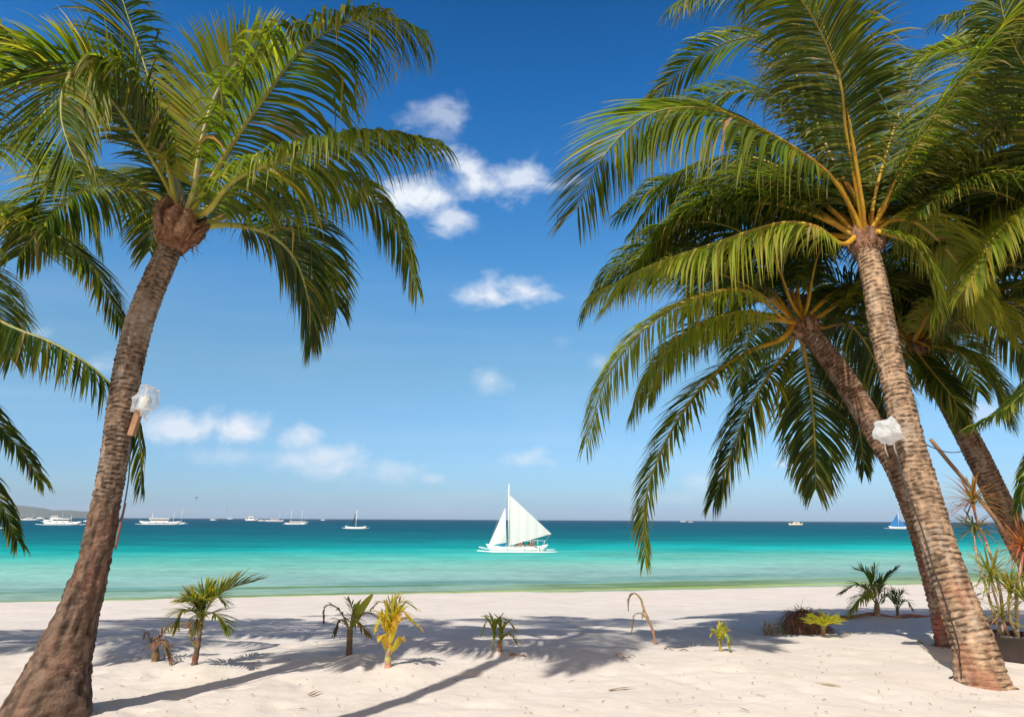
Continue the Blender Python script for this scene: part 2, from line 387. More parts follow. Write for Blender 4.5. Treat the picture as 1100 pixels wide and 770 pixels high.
# ------------------------------------------------------------------ palms
FRESH = (.150, .190, .020); DARK = (.024, .048, .008); YEL = (.29, .26, .03); DRY = (.30, .21, .11)
def frond(root, pts, origin, e=8, droop=.26, length=1.0, n=136, start=.2, base_w=.043, tone=.42, yellow=.10, dry=.02, roll=0, rcol=((.42, .22, .02), (.22, .22, .04)), seed=None, wid=.037, wind=(0, 0, 0), broken=.05, drytip=.18, mat='leaf'):
    rng = random.Random(seed if seed is not None else random.random())
    P, Lr = catmull(pts, 64)
    mid = P[40] - origin; h = V((mid.x, mid.y, 0))
    if h.length < .15: h = V((rng.uniform(-1, 1), rng.uniform(-1, 1), 0))
    h.normalize(); S0_ = V((0, 0, 1)).cross(h) * -1        # h x z
    S0_ = h.cross(V((0, 0, 1)))
    q = MB(); k = len(P)
    rad = []; cols = []
    for i in range(k):
        t = i / (k - 1)
        rad.append(base_w * (1 - t) ** 1.1 + .004 + (.035 * max(0, 1 - t / .07)))
        c = mixc(rcol[0], rcol[1], min(1, t / .55)); c = tuple(x * rng.uniform(.85, 1.1) for x in c); cols.append(c)
    q.tube(P, rad, 7, True, cols, .62)
    r_ = q
    lf = MB(); wv = V(wind)
    jcol = [rng.uniform(.8, 1.2) for _ in range(12)]
    for side in (-1, 1):
        for i in range(n):
            t = start + (1 - start) * ((i + rng.uniform(-.3, .3)) / (n - 1)); t = min(.997, max(start, t))
            x = t * (k - 1); i0 = min(k - 2, int(x)); p = P[i0].lerp(P[i0 + 1], x - i0)
            T = (P[min(k - 1, i0 + 2)] - P[max(0, i0 - 1)]).normalized()
            Sd = (S0_ - T * S0_.dot(T)).normalized(); U = Sd.cross(T)
            if roll:
                a = R(roll) * min(1, t * 1.2); Sd, U = Sd * math.cos(a) + U * math.sin(a), U * math.cos(a) - Sd * math.sin(a)
            tt = (t - start) / (1 - start)
            prof = min(1.0, .45 + 2.6 * tt) * (1 - .62 * max(0, (tt - .35) / .65) ** 1.5)
            ln = length * prof * rng.uniform(.88, 1.08)
            e1 = e if not isinstance(e, tuple) else e[side < 0]; dr1 = droop if not isinstance(droop, tuple) else droop[side < 0]
            ang = R(68 - 38 * tt + rng.uniform(-6, 6)); ee = R(e1 + rng.uniform(-9, 9))
            d = T * math.cos(ang) + (Sd * side * math.cos(ee) + U * math.sin(ee)) * math.sin(ang)
            dr = dr1 * rng.uniform(.65, 1.4)
            brk = rng.random() < broken; bi = rng.randint(2, 4)
            wd = wid * (.65 + .35 * prof) * rng.uniform(.8, 1.1)
            z = rng.random()
            c = mixc(DARK, FRESH, max(0, min(1, tone + rng.uniform(-.3, .3))))
            if tone > 1: c = mixc(c, (.25, .27, .04), min(1, tone - 1 + rng.uniform(-.2, .2)))  # tone above one paints a sunlit yellow-green into the leaflet colour
            if z < dry: c = DRY
            elif z < dry + yellow: c = mixc(c, YEL, rng.uniform(.4, 1))
            c = tuple(v_ * rng.uniform(.85, 1.15) for v_ in c)
            tipc = mixc(c, DRY, .7) if rng.random() < drytip else mixc(c, YEL, .25)
            ns = 6; prev = None; pp = p.copy(); tw = rng.uniform(-.35, .35)
            for s in range(ns + 1):
                f = s / ns
                Nn = U - d * U.dot(d)
                if Nn.length < .15: Nn = Sd * side - d * (Sd * side).dot(d)
                Nn.normalize(); W = d.cross(Nn)
                W = W * math.cos(tw) + Nn * math.sin(tw)
                hw = wd * .5 * (.5 + .9 * f if f < .3 else (.77 + .23 * (1 - abs(f - .45))) * (1 - max(0, (f - .45) / .55) ** 1.4 * .95))
                cc = mixc(c, tipc, max(0, (f - .6) / .4))
                fold = Nn * hw * .45
                a = lf.vert(pp - W * hw + fold, cc); b_ = lf.vert(pp, cc); g = lf.vert(pp + W * hw + fold, cc)
                if prev: lf.face(prev[0], prev[1], b_, a); lf.face(prev[1], prev[2], g, b_)
                prev = (a, b_, g)
                pp = pp + d * (ln / ns)
                d = d + V((0, 0, -1)) * dr * (.5 + f) + wv * (.3 + f)
                if brk and s == bi: d = d * .25 + V((rng.uniform(-.3, .3), rng.uniform(-.3, .3), -1))
                d.normalize()
    fo = lf.build('frond', M[mat], root)
    r_.build('rachis', M['rachis'], fo)
    return fo

def trunk(root, spec, spacing=.05, amp=.012, ringtop=None, light=(.36, .27, .19), dark=(.07, .045, .03), low=(.22, .14, .095), seed=1, red=None, pale=None, name='trunk', rough=.02):
    """spec: list of (point, radius) from the ground up; ringtop: height share below which the rings have worn away"""
    n = 44
    P, Lr = catmull([s[0] for s in spec], 200)
    Q, _ = catmull([V((s[1], 0, i / 8)) for i, s in enumerate(spec)], 10)
    cum = [0.0]
    for a, b_ in zip(spec, spec[1:]): cum.append(cum[-1] + (b_[0] - a[0]).length)
    ds = .0125; m_ = int(Lr / ds); P, Lr = catmull([s[0] for s in spec], m_)
    q = MB(); prev = None; A = V((1, 0, 0)); of = seed * 13.7
    for i, p in enumerate(P):
        s = Lr * i / m_; t = s / Lr
        sc = s / Lr * cum[-1]; j = 0
        while j < len(cum) - 2 and cum[j + 1] < sc: j += 1
        wq = (sc - cum[j]) / (cum[j + 1] - cum[j]); wq = max(0, min(1, wq)); r = spec[j][1] + (spec[j + 1][1] - spec[j][1]) * (wq * wq * (3 - 2 * wq) * .5 + wq * .5)
        T = (P[min(m_, i + 1)] - P[max(0, i - 1)]).normalized(); A = (A - T * A.dot(T)).normalized(); B = T.cross(A)
        ring = []
        rk = 1.0 if ringtop is None else sstep(ringtop - .03, ringtop + .05, t)
        for a in range(n):
            th = 6.28318 * a / n; cx, sy = math.cos(th), math.sin(th)
            nn = n3(cx * 1.3 + of, sy * 1.3, s * 1.5); n5 = n3(cx * 4 + of, sy * 4, s * 7); n7 = n3(cx * 9 + of, sy * 9, s * 26)
            st = n3(cx * 2.2 + of, sy * 2.2, s * 48)
            ph = s / spacing + 1.6 * noise.noise(V((of, 3.1, s * .9))) + .5 * nn + .22 * n3(cx * 2.5, sy * 2.5 + of, s * 9); fr = ph - math.floor(ph)
            sid = math.floor(ph); rr = n3(sid * 3.7 + of, .5, cx * .8)
            led = (1 - fr) ** .7 * 1.2 - .7
            disp = rk * (amp * (.7 + .8 * rr) * led + amp * .7 * st) + r * .05 * nn + amp * .95 * n7
            big = n3(cx * .9 + of, sy * .9, s * 1.1 + 31); gr = sstep(.08, .45, n3(cx * 2 + of, sy * 2, s * 2.3 + 77))
            if t < .06: disp += r * .30 * (1 - t / .06) ** 1.5 * (.35 + n3(cx * 3.5 + of, sy * 3.5, s * 4))
            crev = max(sstep(.62, .9, fr), sstep(.08, .0, fr)) * rk * sstep(-.3, .15, rr * .8 + n5 * 1.1)
            c = mixc(light, mixc(light, dark, .72), max(0, min(1, .35 + 1.7 * st * rk + .8 * n5)))
            c = mixc(c, dark, crev * min(1, .8 + .4 * (n5 + .5)))
            c = tuple(v_ * (1 + .4 * big) for v_ in c); c = mixc(c, (.34, .30, .25), gr * .4 * (1 - crev))
            if rk < 1:
                ck = n3(cx * 3 + of, sy * 3, s * 3.1 + 50); pit = sstep(.30, .5, n3(cx * 5.5 + of, sy * 5.5, s * 5.5 + 20))
                lc = mixc(low, mixc(low, dark, .65), max(0, min(1, .3 + n5 * .9 + n7 * .9 + .5 * n3(cx * 6 + of, sy * 6, s * 1.4))))
                lc = mixc(lc, (.33, .15, .10), max(0, ck) * .55)
                lc = mixc(lc, dark, pit * .7)
                c = mixc(lc, c, rk); vc = sstep(.16, .0, abs(n3(cx * 5 + of, sy * 5, s * .9 + 70))); lc = mixc(lc, dark, vc * .45); c = mixc(lc, c, rk); disp += (1 - rk) * (rough * .3 * n5 + .008 * n7 - .016 * pit - .012 * vc + .006 * (1 - abs(ck) * 2))
            if red and t < red[0]:
                rm = sstep(-.1, .25, n3(cx * 1.5 + of, sy * 1.5, s * 2.2 + 9)) * sstep(red[0], red[0] * .7, t); c = mixc(c, red[1], rm * .6)
            if pale and pale[0] < t < pale[1]:
                pm = sstep(0, .15, (t - pale[0])) * sstep(0, .1, pale[1] - t) * sstep(-.25, .25, n5 + st * .5); c = mixc(c, (.62, .55, .46), pm * pale[2])
            ring.append(q.vert(p + (A * cx + B * sy) * (r + disp), c))
        if prev:
            for a in range(n): q.face(prev[a], prev[(a + 1) % n], ring[(a + 1) % n], ring[a])
        prev = ring
    q.f.append(tuple(prev))
    return q.build(name, M['bark'], root)

def sheath(root, c, axis, r, hgt, seed, col=(.26, .13, .075), bases=()):
    """the ragged brown fibre and old leaf bases under the crown"""
    rng = random.Random(seed); axis = axis.normalized(); q = MB()
    A = axis.orthogonal().normalized(); B = axis.cross(A); n = 40; prev = None; k = 26
    for i in range(k + 1):
        t = i / k; ring = []
        rr = r * (.95 + .85 * min(1, t / .7) ** .8) * (1 if t < .8 else 1 - (t - .8) / .2 * .75)
        for a in range(n):
            th = 6.28318 * a / n
            nz = n3(math.cos(th) * 2.2 + seed, math.sin(th) * 2.2, t * 3) ; nf = n3(math.cos(th) * 7 + seed, math.sin(th) * 7, t * 9)
            sw = abs(((a + i * 1.3) / n * 5) % 1 - .5) * 2
            x = rr * (1 + .22 * nz + .12 * nf + .12 * sw)
            cc = mixc(col, (.10, .055, .035), max(0, min(1, .4 + nf * 1.3))); cc = mixc(cc, (.36, .22, .16), max(0, nz))
            ring.append(q.vert(c + axis * (hgt * (min(t, .8) * (1 + .55 * max(0, t - .3) * n3(math.cos(th) * 2.6, math.sin(th) * 2.6, seed) * 2) - (0 if t < .8 else (t - .8) * 1.5) - .45)) + (A * math.cos(th) + B * math.sin(th)) * x, cc))
        if prev:
            for a in range(n): q.face(prev[a], prev[(a + 1) % n], ring[(a + 1) % n], ring[a])
        prev = ring
    q.f.append(tuple(prev))
    for i in range(150):       # loose fibres
        th = rng.uniform(0, 6.28); t = rng.uniform(-.3, .5); o = (A * math.cos(th) + B * math.sin(th))
        p = c + axis * hgt * t + o * r * rng.uniform(1.1, 1.5); d = (o * rng.uniform(.2, 1) + axis * rng.uniform(-.6, 1) + V((rng.uniform(-.4, .4), rng.uniform(-.4, .4), -.2))).normalized()
        cc = mixc(col, (.35, .24, .15), rng.random()); wv = d.orthogonal().normalized() * rng.uniform(.003, .012); ln = rng.uniform(.06, .2); pr = None
        for s in range(4):
            a = q.vert(p - wv * (1 - s / 3.2), cc); b_ = q.vert(p + wv * (1 - s / 3.2), cc)
            if pr: q.face(pr[0], pr[1], b_, a)
            pr = (a, b_); p = p + d * ln / 3; d = (d + V((rng.uniform(-.4, .4), rng.uniform(-.4, .4), -.35))).normalized()
    for i in range(7):         # dead, cut leaf bases
        th = i / 7 * 6.28 + rng.uniform(-.3, .3); o = (A * math.cos(th) + B * math.sin(th))
        p0 = c - axis * hgt * .25 + o * r * .9; p1 = p0 + o * .10 + axis * .10; p2 = p1 + o * rng.uniform(.04, .12) + axis * rng.uniform(.08, .2)
        cc = mixc((.20, .10, .06), (.32, .20, .13), rng.random())
        q.tube([p0, p1, p2], [.055, .05, .03], 7, True, [cc, cc, mixc(cc, (.1, .07, .05), .5)], .45, axis)
    return q.build('leaf_sheath', M['fibre'], root)

def tspec(lst, shrink=.92):
    out = []
    for (u, v, Y, wpx) in lst:
        p = at(u, v, Y); out.append((p, wpx * .5 / F * zdist(p) * shrink))
    return out
def palm(label, tr, crown, fr, autos=(), seed=0, tkw={}, fkw={}, sh=(.16, .5)):
    cu, cv, cY = crown; C = at(cu, cv, cY)
    spec = tspec(tr) if len(tr[0]) == 4 else list(tr)
    b0 = spec[0][0]
    root = thing('palm_tree', (b0.x, b0.y, sandz(b0.x, b0.y)), label, 'palm tree', 'coconut palms on the beach')
    lastp, lastr = spec[-1]
    spec = spec + [(C.copy(), lastr * .9)]
    trunk(root, spec, seed=seed + 1, **tkw)
    ax = (C - lastp).normalized()
    sheath(root, C - ax * .06, ax, sh[0] * .76, sh[1], seed + 3)
    rng = random.Random(seed + 99)
    for i, fd in enumerate(fr):
        pts_, kw = (fd if isinstance(fd, tuple) else (fd, {}))
        pts = [at(u, v, cY + dy) for (u, v, dy) in pts_]
        o = (pts[0] - C); o = o - ax * o.dot(ax)
        o = o.normalized() * .07 if o.length > .01 else V((0, 0, 0))
        k = dict(fkw); k.update(kw)
        frond(root, [C - ax * .10 + o * .8, C + ax * .12 + o * 1.3] + pts, C, seed=seed * 100 + i, **k)
    for i, (az, el0, ln, sag) in enumerate(autos):
        # az: degrees from +X towards +Y; el0 start elevation; sag how far it arches over
        h = V((math.cos(R(az)), math.sin(R(az)), 0)); p = C + ax * .1 + h * .08; e_ = el0; pts = [C - ax * .10 + h * .05, p]
        for s in range(7):
            p = p + (h * math.cos(R(e_)) + V((0, 0, 1)) * math.sin(R(e_))) * ln / 7; pts.append(p); e_ -= sag / 7 * (.6 + .13 * s)
        k = dict(fkw); k['tone'] = rng.uniform(.1, .45)
        frond(root, pts, C, seed=seed * 100 + 50 + i, **k)
    return root

# left palm
YG = ((.46, .40, .05), (.22, .24, .06))
OR = ((.55, .27, .015), (.30, .24, .04))
palm('thick leaning palm with flared brown base and a ringed upper trunk',
     [(30, 820, 5.98, 150), (44, 785, 6.05, 112), (51, 765, 6.08, 94), (69, 700, 6.15, 61), (85, 655, 6.17, 43), (102, 600, 6.18, 33), (113, 545, 6.2, 30), (123, 490, 6.2, 29), (135, 410, 6.22, 30), (149, 350, 6.25, 30), (170, 295, 6.3, 28)],
     (194, 243, 6.35),
     [([(186, 205, -.1), (174, 155, -.3), (148, 105, -.5), (108, 70, -.8), (74, 84, -1.1), (66, 125, -1.3), (82, 180, -1.4)], dict(tone=.35, droop=(.16, .34), e=(22, -20), length=1.1, n=125)),
      ([(180, 200, 0), (150, 150, -.3), (108, 95, -.6), (55, 75, -.9), (0, 90, -1.2), (-50, 140, -1.4)], dict(tone=.3, droop=.12)),
      ([(188, 200, .2), (178, 150, .4), (160, 85, .5), (138, 20, .5), (110, -60, .4), (60, -120, .2)], dict(tone=.15, e=5)),
      ([(208, 205, -.1), (217, 150, -.2), (232, 102, -.2), (254, 68, -.2), (282, 54, -.2), (308, 62, -.2)], dict(tone=1.8, yellow=.25, droop=.08, length=.8, e=38, rcol=((.45, .42, .15), (.45, .42, .2)))),
      ([(222, 202, -.1), (254, 148, -.2), (288, 100, -.3), (318, 60, -.5), (355, 32, -.8), (405, 18, -1), (452, 34, -1.1)], dict(tone=.45, droop=.5, broken=.2, e=(-5, -30), length=1.1)),
      ([(222, 228, -.1), (250, 195, -.3), (300, 172, -.5), (355, 152, -.7), (410, 143, -.9), (470, 152, -1.1)], dict(tone=.45, droop=.5, e=-10, length=.88, start=.16)),
      ([(222, 225, .2), (270, 195, .6), (330, 185, 1.0), (385, 200, 1.3), (425, 245, 1.4), (447, 308, 1.5)], dict(tone=.4, droop=.42, e=-5, length=.85)),
      ([(222, 243, .1), (250, 242, .3), (290, 252, .5), (318, 280, .7), (332, 325, .8), (333, 360, .8)], dict(tone=.1, start=.32, e=8)),
      ([(225, 240, .3), (270, 222, 1.0), (310, 232, 1.6), (345, 275, 2.0), (362, 330, 2.1)], dict(tone=.1)),
      ([(185, 225, .1), (165, 208, .2), (140, 200, .4), (100, 200, .8), (60, 225, 1.1), (20, 275, 1.3)], dict(tone=.2)),
      ([(193, 200, .5), (170, 130, 1.3), (130, 90, 2.1), (80, 90, 2.8), (30, 140, 3.2)], dict(tone=.2)),
      ],
     autos=[(125, 50, 3.2, 110)],
     seed=1, tkw=dict(spacing=.043, amp=.009, ringtop=.40, light=(.245, .17, .12), dark=(.014, .010, .008), low=(.165, .112, .08), pale=(.70, .86, .8)),
     fkw=dict(rcol=YG, length=.98), sh=(.16, .46))
# palm beyond the left edge whose fronds reach into view
C0 = at(-150, 265, 7.6)
palm('palm standing past the left edge with drooping fronds reaching behind the thick trunk',
     [(V((C0.x - 1.0, 7.1, -.2)), .24), (V((C0.x - .8, 7.2, .6)), .19), (V((C0.x - .5, 7.4, 2)), .16), (C0 - V((.08, 0, .5)), .14)],
     (-150, 265, 7.6),
     [([(-90, 235, 0), (0, 240, 0), (55, 250, -.1), (100, 288, -.1), (132, 350, -.1)], dict(droop=.12, tone=.15, e=-5)),
      ([(-90, 290, -.2), (0, 345, -.2), (60, 370, -.2), (108, 402, -.2), (146, 450, 0), (152, 520, .1)], dict(droop=.5, e=-20, tone=.1, broken=.15, length=.72)),
      ([(-100, 330, -.2), (-35, 420, -.2), (15, 475, -.2), (44, 516, -.2)], dict(droop=.2, tone=.1, start=.3, length=.6)),
      ([(-105, 350, -.2), (-50, 460, -.2), (-5, 530, -.2), (18, 580, -.2)], dict(droop=.25, tone=.1, start=.3, length=.6)),
      ([(-90, 215, .2), (-20, 160, .5), (40, 165, .8), (85, 205, 1), (105, 260, 1.1)], dict(droop=.2, tone=.2)),
      ([(-110, 180, -.3), (-50, 70, -.6), (-5, 30, -.8), (30, 60, -.9)], dict(droop=.2, tone=.2))],
     autos=[(120, 40, 3.4, 110), (200, 30, 3.4, 110), (250, 45, 3.4, 110), (75, 50, 3.3, 100), (300, 30, 3.2, 120), (160, 60, 3.4, 110), (95, 20, 3.4, 100), (225, 60, 3.4, 110)],
     seed=2, fkw=dict(rcol=YG, length=.98))
# tall palm beside the photographer: only its shade falls into view
TB = V((-3.45, 2.7, 0)); TC = V((-3.6, 3.1, 11.6)); d_ = (TC - CAM)
def pix(p):
    q_ = p - CAM; z_ = q_.dot(fwd); return (550 + F * q_.dot(rt) / z_, 385 - F * q_.dot(upv) / z_, p.y)
palm('tall straight palm standing outside the picture at the left, shading the middle of the beach',
     [(TB - V((0, 0, .2)), .17), (TB + V((.1, .1, 1.2)), .11), (TB + V((.25, .2, 5)), .095), (TB + V((.1, .3, 9)), .085), (TC - V((0, 0, .5)), .08)],
     pix(TC), [], autos=[(i * 25.7 + (i % 3) * 8, 10 + (i * 37) % 60, 3.6, 95 + (i * 23) % 30) for i in range(0, 14, 2)] + [(200, 20, 3.4, 110), (330, 40, 3.4, 110)], seed=7, fkw=dict(rcol=YG, length=.98))
# main right palm
palm('tall front palm with sunlit scaly trunk and orange leaf stalks',
     [(1062, 752, 7.35, 62), (1056, 735, 7.38, 56), (1045, 690, 7.45, 47), (1028, 645, 7.55, 41), (1009, 590, 7.7, 38), (992, 530, 7.85, 35), (978, 480, 8.0, 33), (966, 430, 8.12, 30), (956, 390, 8.25, 28), (947, 345, 8.35, 28), (940, 305, 8.45, 27)],
     (930, 262, 8.65),
     [([(915, 225, -.1), (888, 185, -.3), (830, 145, -.6), (765, 118, -.8), (700, 122, -.9), (650, 165, -1.0), (620, 225, -1.0)], dict(length=1.45, tone=.5, droop=(.10, .42), e=(38, -58), n=140, wid=.05)),
      ([(922, 215, -.2), (910, 150, -.5), (902, 85, -.8), (885, 30, -.8), (862, -30, -1.0), (820, -80, -1.2)], dict(tone=.2, e=-5, droop=.24, length=1.1)),
      ([(948, 225, -.2), (968, 180, -.4), (1010, 120, -.7), (1060, 55, -1), (1110, -10, -1.3)], dict(tone=.4, droop=.3, e=-10, length=1.2, n=135)),
      ([(905, 262, -.2), (875, 243, -.4), (835, 240, -.3), (765, 262, -.4), (700, 285, -.4), (640, 315, -.4)], dict(tone=1.6, droop=.5, e=(10, -40), length=1.05, yellow=.15)),
      ([(920, 215, .2), (893, 170, .5), (862, 95, .8), (832, 45, 1.0), (795, 42, 1.2), (745, 65, 1.3), (700, 110, 1.4)], dict(tone=.35, droop=.2, e=5)),
      ([(915, 225, .3), (880, 160, .6), (850, 120, .9), (800, 98, 1.2), (740, 115, 1.4), (690, 160, 1.5)], dict(tone=.3)),
      ([(945, 240, .1), (985, 240, .2), (1030, 285, .3), (1062, 345, .3)], dict(tone=1.5, yellow=.25, droop=.35, length=.85)),
      ([(950, 215, .4), (990, 130, 1.0), (1040, 100, 1.6), (1090, 120, 2.0)], dict(tone=.5, yellow=.2)),
      ([(925, 210, -.3), (900, 80, -.8), (850, -12, -1.2), (790, -22, -1.4), (728, 2, -1.5)], dict(tone=.4, droop=.35, e=-15, length=1.1)),
      ([(940, 210, .3), (960, 140, .8), (985, 70, 1.2), (1030, 40, 1.5), (1075, 60, 1.6)], dict(tone=.5, yellow=.2)),
      ([(950, 235, .3), (1000, 195, .7), (1060, 180, 1.0), (1115, 220, 1.2)], dict(tone=.35)),
      ([(912, 240, .4), (870, 200, .9), (800, 168, 1.4), (730, 188, 1.8), (680, 250, 2.0)], dict(tone=.2, droop=.4, e=-20)),
      ([(912, 250, .3), (860, 218, .6), (790, 205, .9), (720, 240, 1.1), (670, 305, 1.2)], dict(tone=.15, droop=.45, e=-20)),
      ([(935, 215, .5), (930, 130, 1.2), (900, 60, 1.8), (850, 40, 2.2)], dict(tone=.35)),
      ([(950, 225, .1), (1000, 150, .2), (1050, 105, .2), (1110, 110, .1)], dict(tone=.25, droop=.35)),
      ([(952, 240, .5), (1010, 170, 1.0), (1065, 130, 1.3), (1120, 150, 1.5)], dict(tone=.5, yellow=.3)),
      ([(948, 250, -.2), (985, 265, -.4), (1005, 310, -.5), (1000, 350, -.5)], dict(tone=.6, droop=.3, length=.6))],
     autos=[(80, 50, 3.5, 110), (110, 30, 3.5, 110), (50, 35, 3.5, 110), (150, 45, 3.5, 115), (20, 60, 3.5, 110), (65, 65, 3.6, 115), (95, 75, 3.6, 120), (35, 45, 3.6, 105), (5, 40, 3.5, 110), (135, 62, 3.6, 120)],
     seed=3, tkw=dict(spacing=.06, amp=.014, light=(.37, .25, .16), dark=(.045, .027, .017), red=(.22, (.34, .15, .09))),
     fkw=dict(rcol=OR, length=1.08), sh=(.135, .5))
# second right palm
palm('palm leaning left behind the front palm, its crown low over the sea',
     [(1028, 705, 9.35, 40), (1022, 680, 9.35, 36), (1012, 640, 9.4, 33), (998, 590, 9.4, 31), (983, 545, 9.45, 30), (963, 500, 9.5, 28), (940, 462, 9.7, 27), (918, 425, 9.85, 26), (895, 390, 10.0, 25)],
     (864, 352, 10.2),
     [([(840, 364, -.2), (800, 380, -.4), (755, 415, -.6), (715, 475, -.8), (693, 540, -.9), (693, 598, -.9)], dict(tone=.45, droop=.1, start=.24, e=5, length=.8)),
      ([(850, 372, .1), (825, 405, -.2), (798, 455, -.3), (777, 510, -.3), (768, 535, -.3)], dict(tone=.15, start=.24)),
      ([(864, 378, .3), (871, 420, .6), (875, 470, .7), (876, 525, .7)], dict(tone=.15, start=.2, e=0)),
      ([(878, 372, 0), (902, 410, .2), (922, 455, .3), (928, 505, .3)], dict(tone=.1, length=.65)),
      ([(845, 345, -.2), (800, 312, -.6), (740, 322, -.7), (690, 355, -.8), (650, 410, -.8), (630, 475, -.8)], dict(tone=1.7, yellow=.2, droop=.22, e=(10, -25), length=.95)),
      ([(845, 345, -.2), (795, 335, -.3), (740, 355, -.4), (700, 395, -.5), (680, 440, -.5)], dict(tone=1.4, yellow=.2, droop=.3, e=-10)),
      ([(845, 335, .1), (790, 285, .3), (720, 258, .5), (660, 285, .6), (628, 335, .6)], dict(tone=.2)),
      ([(855, 325, .2), (835, 270, .4), (790, 215, .6), (720, 195, .8), (665, 230, 1)], dict(tone=.15)),
      ([(868, 325, -.1), (880, 270, -.3), (915, 215, -.4), (960, 190, -.4)], dict(tone=.15)),
      ([(880, 340, .2), (930, 310, .5), (985, 330, .8), (1010, 400, 1)], dict(tone=.15)),
      ([(880, 352, .2), (915, 350, .4), (945, 400, .5), (955, 465, .5)], dict(tone=.1)),
      ([(850, 325, 0), (825, 270, -.2), (770, 240, -.4), (700, 245, -.5)], dict(tone=.1)),
      ([(858, 322, .1), (852, 260, .3), (830, 190, .5), (790, 140, .6)], dict(tone=.1))],
     autos=[(90, 30, 3.4, 110), (60, 45, 3.4, 110), (130, 20, 3.4, 100), (170, 55, 3.6, 120), (20, 45, 3.4, 120), (150, 65, 3.6, 125), (190, 40, 3.5, 110), (110, 60, 3.5, 120)],
     seed=4, tkw=dict(spacing=.058, amp=.013, light=(.24, .145, .095), dark=(.04, .023, .016), red=(.34, (.36, .07, .05))),
     fkw=dict(rcol=OR, length=1.02), sh=(.13, .42))
# third right palm
palm('thin palm leaning in from the right edge beside the spiky potted plant',
     [(1190, 725, 10.6, 44), (1170, 690, 10.7, 38), (1125, 630, 10.8, 32), (1094, 580, 10.9, 28), (1072, 535, 11.0, 26), (1050, 490, 11.0, 25), (1028, 448, 11.0, 24), (1008, 412, 11.0, 23)],
     (984, 376, 11.0),
     [([(986, 358, -.3), (1000, 335, -.6), (1035, 318, -1.0), (1070, 330, -1.3), (1092, 362, -1.4)], dict(tone=1.6, yellow=.4, droop=.35, length=.8)),
      ([(992, 370, -.2), (1030, 378, -.5), (1062, 405, -.7), (1080, 445, -.8)], dict(tone=.4, droop=.2)),
      ([(975, 388, 0), (962, 430, .1), (966, 480, .1), (978, 522, .1)], dict(tone=.05, length=.55)),
      ([(1000, 365, .2), (1055, 345, .4), (1105, 380, .6), (1130, 435, .7)], dict(tone=.2)),
      ([(975, 360, .1), (950, 320, .2), (905, 330, .4), (880, 390, .6)], dict(tone=.1)),
      ([(985, 350, .2), (990, 290, .4), (1030, 240, .6), (1085, 240, .8)], dict(tone=.4)),
      ([(990, 385, -.2), (1010, 410, -.5), (1025, 430, -.6), (1030, 455, -.6)], dict(tone=.2, length=.6))],
     autos=[(80, 35, 3.4, 110), (40, 30, 3.4, 110), (120, 45, 3.4, 110), (330, 30, 3.4, 120), (10, 50, 3.4, 120), (180, 60, 3.2, 120), (60, 60, 3.5, 120), (100, 65, 3.5, 115), (355, 60, 3.5, 120)],
     seed=5, tkw=dict(spacing=.058, amp=.013, light=(.24, .15, .10), dark=(.05, .03, .022)), fkw=dict(rcol=OR, length=1.02), sh=(.13, .4))
# palm beyond the right edge
C1 = at(1195, 320, 9.0)
palm('palm standing past the right edge, only its frond tips reaching in',
     [(V((C1.x + .9, 9.3, -.3)), .24), (V((C1.x + .7, 9.2, .8)), .19), (V((C1.x + .35, 9.1, 2)), .16), (C1 + V((.06, 0, -.5)), .14)],
     (1195, 320, 9.0),
     [([(1165, 345, 0), (1125, 395, 0), (1085, 435, 0), (1045, 458, 0)], dict(tone=.1, droop=.25, length=.6)),
      ([(1168, 370, 0), (1135, 450, 0), (1108, 500, 0), (1094, 545, 0)], dict(tone=.1, start=.3, length=.6)),
      ([(1160, 250, 0), (1100, 213, 0), (1050, 228, 0), (1005, 258, 0)], dict(tone=.2, droop=.4, e=-10)),
      ([(1165, 220, -.2), (1105, 130, -.4), (1045, 160, -.5), (1005, 215, -.5)], dict(tone=.3, droop=.3)),
      ([(1170, 210, -.1), (1115, 90, .2), (1045, 52, .3), (985, 60, .3)], dict(tone=.6, yellow=.2, droop=.2)),
      ([(1168, 275, -.2), (1105, 225, -.4), (1066, 258, -.5), (1038, 310, -.5)], dict(tone=.8, yellow=.35, droop=.3)),
      ([(1170, 200, -.2), (1120, 60, -.5), (1070, 10, -.6), (1010, 20, -.7)], dict(tone=.3, droop=.3)),
      ([(1168, 230, .3), (1110, 150, .6), (1040, 125, .8), (980, 160, .9)], dict(tone=.3, droop=.35)),
      ([(1168, 290, .3), (1110, 270, .6), (1050, 300, .8), (1010, 350, .8)], dict(tone=.15, droop=.35)),
      ([(1165, 240, -.5), (1120, 110, -1.2), (1085, 40, -1.5), (1070, -20, -1.6)], dict(tone=.2))],
     autos=[(60, 40, 3.4, 110), (0, 30, 3.4, 110), (300, 40, 3.4, 110), (330, 55, 3.4, 110), (110, 30, 3.3, 110), (150, 65, 3.6, 115), (165, 45, 3.6, 110), (180, 75, 3.7, 120), (195, 55, 3.6, 115), (140, 40, 3.6, 110)],
     seed=6, fkw=dict(rcol=OR, length=1.02))

